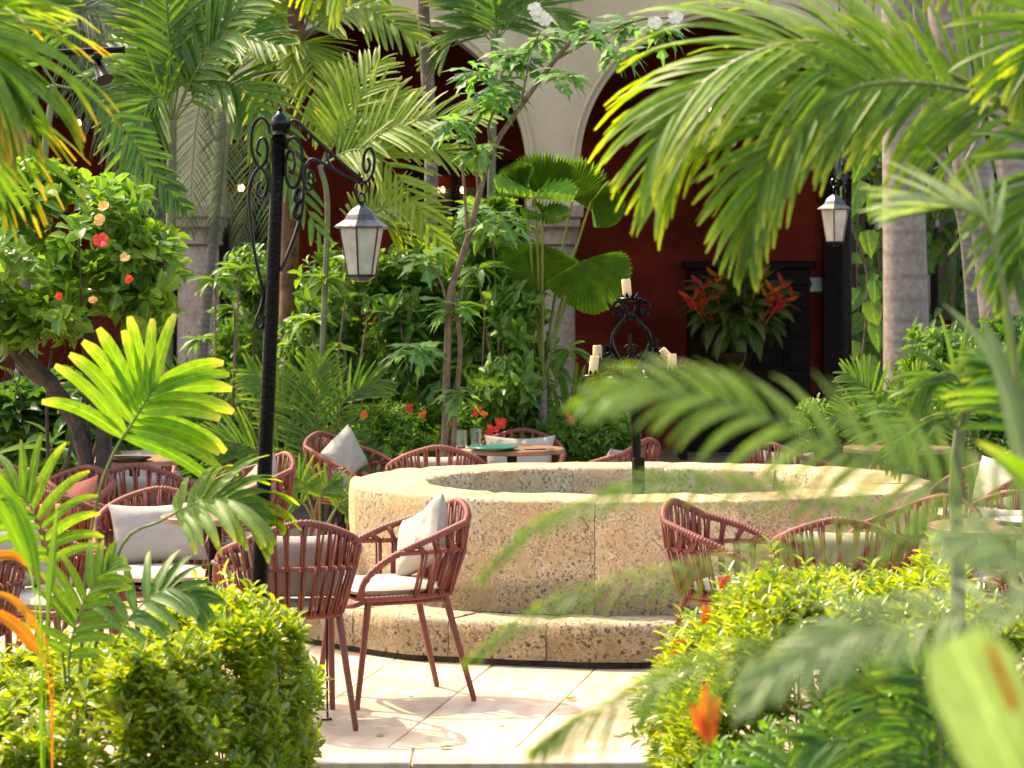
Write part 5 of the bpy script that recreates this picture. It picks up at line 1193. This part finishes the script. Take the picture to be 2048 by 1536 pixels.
def top_right(x, y):
    e = max(0, 1 - (x - (.52 + .0 * y)) / .35); f = max(0, (x - 1.35) / .5)
    return .68 - .32 * e ** 1.5 - .25 * f ** 2 + .06 * noise.noise(Vector((x * 3, y * 3, 4)))
box_hedge('bright leafy hedge with small red blossoms in the right foreground', .50, 1.55, 8.2, 9.5, top_right, 3800, M['lf_hedge'],
          [(1445, 1167, 9.0, .018, 'red_fl', 5), (1560, 1232, 8.6, .018, 'red_fl', 5), (1852, 1222, 9.0, .016, 'red_fl', 4), (1415, 1230, 9.2, .022, 'orange_fl', 6), (1360, 1300, 9.2, .03, 'orange_fl', 7), (1620, 1260, 8.6, .02, 'orange_fl', 5), (1690, 1440, 8.1, .015, 'red_fl', 4)], edge=lambda y: .51, es=1)
sh('lower dark green hedge filling the bottom right corner', [(.95, 7.3, .22, .55, .5, .32), (1.45, 7.2, .20, .35, .5, .30), (.62, 7.6, .12, .22, .3, .25)], 1500, 8, .03, .05, .42, M['lf_hedge2'], T_SMALL, n_parts=280, cat='hedge', name='dark_hedge', group='leafy hedges in the foreground', spread=.05)
sh('blurred leaves of the nearest plant at the bottom left corner', [(-1.35, 7.0, .10, .30, .4, .30), (-1.0, 7.3, .05, .3, .3, .25)], 700, 8, .03, .05, .42, M['lf_hedge'], T_SMALL, n_parts=200, cat='shrub', name='near_shrub', group='leafy hedges in the foreground', spread=.05)

# ------------------------------------------------------------------ foreground palms
GF = 'palms in the foreground'
root = thing('overhanging_palm', 'palm at upper right whose long arching fronds hang over the scene', 'palm', P(2350, 1600, 6.6), GF)
trunk(root, [Vector((1.75, 6.8, -.25)), Vector((1.72, 6.8, 1.0)), P(2380, 420, 6.8)], .05, .04, M['trunk_green'])
K = dict(ns=8, fold=.25, rmat=M['rachis'])
frond(root, PP([(2380, 420), (2200, 330), (2048, 242), (1929, 162), (1758, 100), (1600, 84), (1480, 118), (1380, 190), (1320, 280)], 6.5), .48, 40, .024, M['lf_fore'], droop=.75, nrm=(-.35, -.55, .75), a0=70, a1=18, r0=.011, t0=.22, lift=.1, **K)
frond(root, PP([(2380, 420), (2200, 340), (2048, 260), (1890, 190), (1740, 150), (1590, 150), (1460, 195), (1370, 280), (1320, 390)], 6.7), .38, 25, .019, M['lf_fore'], droop=.8, nrm=(-.35, -.6, .7), a0=60, a1=16, r0=.010, t0=.3, lift=.1, **K)
frond(root, PP([(2380, 420), (2160, 260), (1990, 195), (1860, 168), (1758, 166), (1690, 185), (1621, 226), (1570, 273), (1533, 330), (1508, 420), (1500, 500)], 6.35), .28, 44, .021, M['lf_fore'], droop=.55, nrm=(-.5, -.8, .3), a0=55, a1=14, r0=.008, t0=.25, lift=.05, **K)
frond(root, PP([(2380, 420), (2300, 180), (2180, 60), (2000, -20), (1820, -60), (1640, -60), (1480, -30)], 6.9), .30, 34, .032, M['lf_fore'], droop=.9, nrm=(-.1, -.3, .95), a0=70, a1=25, r0=.011, t0=.2, **K)
frond(root, PP([(2380, 420), (2320, 200), (2200, 60), (2100, 60), (2040, 150)], 6.2), .30, 22, .026, M['lf_fore'], droop=.6, nrm=(-.4, -.8, .4), a0=50, a1=20, r0=.010, t0=.2, **K)
frond(root, PP([(2380, 420), (2240, 330), (2130, 330), (2060, 420), (2035, 560)], 6.3), .26, 20, .026, M['lf_mid'], droop=.7, nrm=(-.4, -.8, .4), a0=45, a1=20, r0=.010, t0=.2, **K)
root = thing('young_palm', 'young palm at right edge with pale horizontal leaflets across the thick trunk', 'palm', P(2060, 1400, 5), GF)
frond(root, PP([(2055, 1250), (2045, 900), (2025, 680), (1995, 520), (1985, 470), (1955, 430), (1900, 415), (1850, 425)], 5.2), .22, 15, .021, M['lf_sheen'], droop=.22, nrm=(.1, -.22, 1), a0=60, a1=10, r0=.008, t0=.56, **K)
frond(root, PP([(2055, 1250), (2070, 1000), (2060, 850), (2030, 760), (1990, 740)], 6.0), .2, 14, .022, M['lf_mid'], droop=.5, nrm=(-.2, -.4, 1), a0=65, a1=25, r0=.008, t0=.45, **K)
# blurred fronds close to the lens
near = thing('near_palm', 'very near palm with out-of-focus fronds sweeping in from the right over the well', 'palm', P(2300, 1700, 3.3), GF)
hub = P(2250, 1350, 3.3)
trunk(near, [Vector((hub.x + .02, 3.3, -.25)), hub], .02, .016, M['trunk_green'])
K2 = dict(ns=6, fold=.2)
frond(near, [hub] + PP([(2060, 1080), (1900, 985), (1760, 925), (1600, 860), (1430, 800), (1290, 775), (1190, 800)], 3.2), .115, 38, .0085, M['lf_near'], droop=.8, nrm=(0, -.7, .7), a0=68, a1=18, r0=.004, t0=.12, **K2)
frond(near, [hub] + PP([(2050, 1160), (1850, 1050), (1650, 1010), (1480, 975), (1320, 965), (1190, 1005), (1060, 1062), (965, 1155)], 3.4), .052, 46, .0055, M['lf_yel'], droop=1.0, nrm=(0, -.7, .7), a0=50, a1=18, r0=.0028, t0=.2, **K2)
frond(near, [hub] + PP([(2050, 1180), (1850, 1090), (1724, 1090), (1560, 1110), (1380, 1142), (1193, 1180), (1050, 1235), (940, 1320)], 3.7), .068, 40, .0052, M['lf_yel'], droop=1.2, nrm=(0, -.7, .7), a0=60, a1=18, r0=.0034, t0=.2, **K2)
frond(near, [hub] + PP([(2100, 1260), (1990, 1215), (1860, 1233), (1740, 1255), (1655, 1290), (1560, 1340), (1490, 1400)], 3.1), .085, 40, .0065, M['lf_sheen'], droop=.8, nrm=(0, -.7, .7), a0=62, a1=18, r0=.0036, t0=.2, **K2)
frond(near, [hub] + PP([(2080, 1330), (1900, 1290), (1700, 1290), (1520, 1310), (1380, 1342), (1260, 1400), (1150, 1452), (1080, 1492)], 3.6), .09, 44, .0052, M['lf_yel'], droop=1.4, nrm=(0, -.7, .7), a0=60, a1=18, r0=.003, t0=.3, **K2)
frond(near, [hub] + PP([(2140, 1250), (2060, 1130), (1980, 1080), (1900, 1090)], 2.9), .08, 20, .007, M['lf_sheen'], droop=.7, nrm=(0, -.7, .7), a0=62, a1=18, r0=.0036, t0=.2, **K2)
# green stem at right
root = thing('slim_palm', 'slim green palm stem rising behind the right hedge', 'palm', P(1915, 1600, 7.4), GF)
trunk(root, [Vector((P(1920, 0, 7.4).x, 7.4, -.25)), P(1916, 1250, 7.4), P(1915, 1100, 7.4), P(1910, 960, 7.4), P(1920, 860, 7.4)], .021, .016, M['trunk_green'], n=24)
for q in ([(1920, 870), (1925, 780), (1890, 745), (1830, 790)], [(1920, 870), (1960, 780), (2010, 760), (2080, 800)], [(1920, 870), (1890, 830), (1830, 850), (1780, 910)]):
    frond(root, PP(q, 7.4), .17, 12, .018, M['lf_mid'], droop=.6, nrm=(0, -.8, .5), a0=60, a1=20, ns=6)
# leaves low right
root = thing('leafy_palm_clump', 'clump of glossy palm leaves low in the right foreground', 'palm', P(1850, 1700, 6), GF)
for q in ([(1880, 1600), (1840, 1480), (1780, 1400), (1690, 1370)], [(1880, 1600), (1800, 1520), (1700, 1480), (1620, 1490)], [(1880, 1600), (1880, 1480), (1860, 1380), (1800, 1320)], [(1880, 1600), (1920, 1500), (1960, 1420), (2040, 1380)], [(1880, 1600), (1780, 1560), (1600, 1540), (1480, 1560)]):
    frond(root, PP(q, 6), .17, 14, .018, M['lf_mid'], droop=.5, nrm=(0, -.8, .5), a0=62, a1=25, ns=6)

def strap(root, pts, width, mt, name='leaf', nrm=(0, -1, .2), prof=None, fold=.2, n=20, wav=0.0):
    path = crom(pts, n); V = []; Fs = []; al = []; N0 = Vector(nrm).normalized(); org = path[0]
    for i, p in enumerate(path):
        T = (path[min(i + 1, n)] - path[max(i - 1, 0)]).normalized(); N = (N0 - T * N0.dot(T)).normalized(); S = T.cross(N); h = i / n
        hw = width / 2 * (prof(h) if prof else min(1, .3 + 2.5 * h) * (1 - h ** 3))
        for k, f in enumerate((-1, -.5, 0, .5, 1)):
            V.append(p - org + S * hw * f + N * (abs(f) * hw * fold * 2 + wav * hw * math.sin(h * 17 + f * 2) * abs(f))); al.append(h)
    for i in range(n):
        for k in range(4): a = i * 5 + k; Fs.append((a, a + 5, a + 6, a + 1))
    return link(name, mesh(name, V, Fs, mt, True, {'al': al, 'tv': [rnd(0, .99)] * len(al), 'cr': [-1., -.5, 0., .5, 1.] * (n + 1)}), root, org)
root = thing('broad_leaf_plant', 'huge blurred pale yellow-green leaf with orange spots at the bottom right corner', 'plant', P(2060, 1800, 2.3))
lf = strap(root, PP([(2120, 1850), (2060, 1640), (2010, 1500), (1960, 1390), (1905, 1275)], 2.3), .078, M['lf_pale'], prof=lambda h: min(1, .45 + h) * (1 if h < .8 else 1 - .35 * ((h - .8) / .2) ** 2), fold=.1)
for (px, py, r_) in [(1985, 1305, .005), (1992, 1330, .007), (2000, 1350, .006), (2012, 1375, .007), (2022, 1400, .008), (1978, 1290, .004)]:
    c = P(px, py, 2.3) + Vector((0, -.006, 0)); V = [(0, 0, 0)] + [(math.cos(a) * r_ * rnd(.5, .8), -.0004, math.sin(a) * r_ * rnd(.7, 1.3)) for a in [k * .6283 for k in range(10)]]
    link('orange_spot', mesh('orange_spot', V, [(0, 1 + k, 1 + (k + 1) % 10) for k in range(10)], M['orange_fl'], False, {'al': [0.] * 11, 'tv': [0.] * 11}), lf, c)
root = thing('strap_leaf_plant', 'pale diagonal strap leaf crossing the right edge above the chairs', 'plant', P(2150, 1500, 4.6))
strap(root, PP([(2150, 1500), (2110, 1200), (2050, 930), (1997, 746), (1940, 660), (1881, 602)], 4.6), .026, M['lf_grey'], fold=.35)
strap(root, PP([(2150, 1500), (2080, 1100), (2030, 850), (1990, 700), (1963, 637)], 4.7), .045, M['lf_grey'], fold=.3)
strap(root, PP([(2150, 1500), (2140, 1150), (2090, 1000), (2020, 930), (1950, 880)], 4.0), .05, M['lf_bright'], fold=.3)
root = thing('orange_bloom', 'blurred bright orange bloom standing in the right foreground hedge', 'flower', P(1412, 1700, 3.9))
MB().tube(PP([(1412, 1700), (1412, 1500), (1410, 1430)], 3.9), .002, 6).build('stem', M['rachis'], root)
for (a, b, w_) in (((1415, 1480), (1412, 1365), .026), ((1410, 1470), (1440, 1390), .02), ((1410, 1475), (1382, 1405), .018), ((1412, 1490), (1430, 1430), .02)):
    A_ = P(*a, 3.9); B_ = P(*b, 3.9); strap(root, [A_, A_.lerp(B_, .5), B_], w_, M['orange_fl'], name='petal', n=8)

# ---- left foreground
root = thing('overhanging_palm', 'yellowing palm frond hanging down the upper left edge with orange leaf tips', 'palm', P(-400, 1600, 7), GF)
trunk(root, [Vector((-2.1, 7.0, -.25)), Vector((-2.05, 7.0, 1.2)), P(-420, 120, 7)], .05, .04, M['trunk_green'])
frond(root, PP([(-420, 120), (-260, 30), (-200, 20), (-100, 45), (-30, 100), (5, 170)], 7), .46, 30, .024, M['lf_yel'], droop=1.1, nrm=(.2, -.6, .8), a0=60, a1=12, r0=.010, t0=.25, **K)
frond(root, PP([(-420, 120), (-260, 120), (-200, 150), (-120, 220), (-60, 330)], 7.1), .50, 26, .024, M['lf_yel'], droop=1.1, nrm=(.2, -.6, .8), a0=60, a1=12, r0=.010, t0=.25, **K)
frond(root, PP([(-420, 120), (-240, -20), (-120, -20), (0, 10), (70, 30)], 7.2), .24, 18, .022, M['lf_lime'], droop=.3, nrm=(.2, -.4, .9), a0=40, a1=12, r0=.008, t0=.3, **K)
root = thing('overhanging_palm', 'drooping palm leaflets with yellow tips hanging from the top edge above the lamp post', 'palm', P(900, 1600, 8.4), GF)
frond(root, PP([(1150, -700), (950, -420), (820, -250), (730, -150), (680, -60)], 8.4), .36, 18, .03, M['lf_fore'], droop=1.2, nrm=(-.2, -.5, .8), a0=55, a1=15, r0=.010, t0=.45, **K)
bright = thing('bright_young_palm', 'sunlit young palm with one bright yellow-green frond standing left of the lamp post', 'palm', P(150, 1600, 8.6), GF)
frond(bright, PP([(150, 1600), (160, 1350), (175, 1120), (198, 985), (228, 905), (262, 850), (288, 808), (305, 780)], 8.6), .34, 9, .047, M['lf_bright'], droop=.62, nrm=(.1, -1, .15), a0=78, a1=16, r0=.008, t0=.62, lift=.02, blunt=.6, prof=lambda s: .95 - .25 * s, ns=8, fold=.12, pair_jit=.35, twist=.2)
frond(bright, PP([(150, 1600), (190, 1300), (243, 1092), (322, 1042), (400, 1004), (460, 1000), (510, 1030)], 8.4), .27, 19, .034, M['lf_fore'], droop=.9, nrm=(.0, -.5, .85), a0=70, a1=15, r0=.007, t0=.55, lift=.12, blunt=.4, ns=8, fold=.15, twist=.2)
frond(bright, PP([(150, 1600), (130, 1350), (110, 1200), (90, 1080), (50, 1000), (0, 970)], 8.5), .24, 12, .034, M['lf_fore'], droop=.9, nrm=(.0, -.6, .8), a0=70, a1=20, r0=.006, t0=.5, ns=8)
frond(bright, PP([(150, 1600), (190, 1400), (250, 1250), (330, 1180), (400, 1200)], 8.2), .20, 11, .034, M['lf_mid'], droop=.8, nrm=(.0, -.6, .8), a0=70, a1=20, r0=.006, t0=.45, ns=8)
frond(bright, PP([(150, 1600), (140, 1420), (140, 1300), (170, 1200), (220, 1130)], 8.3), .20, 10, .032, M['lf_fore'], droop=.7, nrm=(.0, -.6, .8), a0=70, a1=20, r0=.006, t0=.45, ns=8)
yl = thing('strap_leaf_plant', 'yellow and orange strap leaves at the left edge beside the armchairs', 'plant', P(70, 1600, 7.2))
lp = lambda h: .12 if h < .3 else min(1, .12 + 4 * (h - .3)) * (1 - ((h - .3) / .7) ** 3)
for k, (q, w_, mk) in enumerate([([(85, 1600), (82, 1230), (62, 1090), (20, 990), (-60, 920)], .040, 'lf_bright'), ([(85, 1600), (78, 1200), (50, 1070), (10, 970), (-30, 920)], .030, 'lf_yel'), ([(85, 1600), (70, 1200), (35, 1080), (-10, 1000), (-60, 960)], .034, 'lf_bright'), ([(88, 1600), (95, 1250), (105, 1120), (115, 1010)], .026, 'lf_mid'),
    ([(105, 1600), (104, 1340), (70, 1250), (20, 1195), (-60, 1180)], .026, 'lf_orange'), ([(105, 1600), (98, 1360), (60, 1280), (0, 1230), (-80, 1215)], .040, 'lf_orange'), ([(-120, 1500), (-60, 1180), (-20, 1120), (30, 1112), (55, 1135)], .030, 'lf_orange')]):
    strap(yl, PP(q, 7.2 + .03 * k), w_, M[mk], fold=.2, prof=lp)
print('objects', len(bpy.data.objects), 'tris~', sum(len(m.polygons) for m in bpy.data.meshes) * 2)
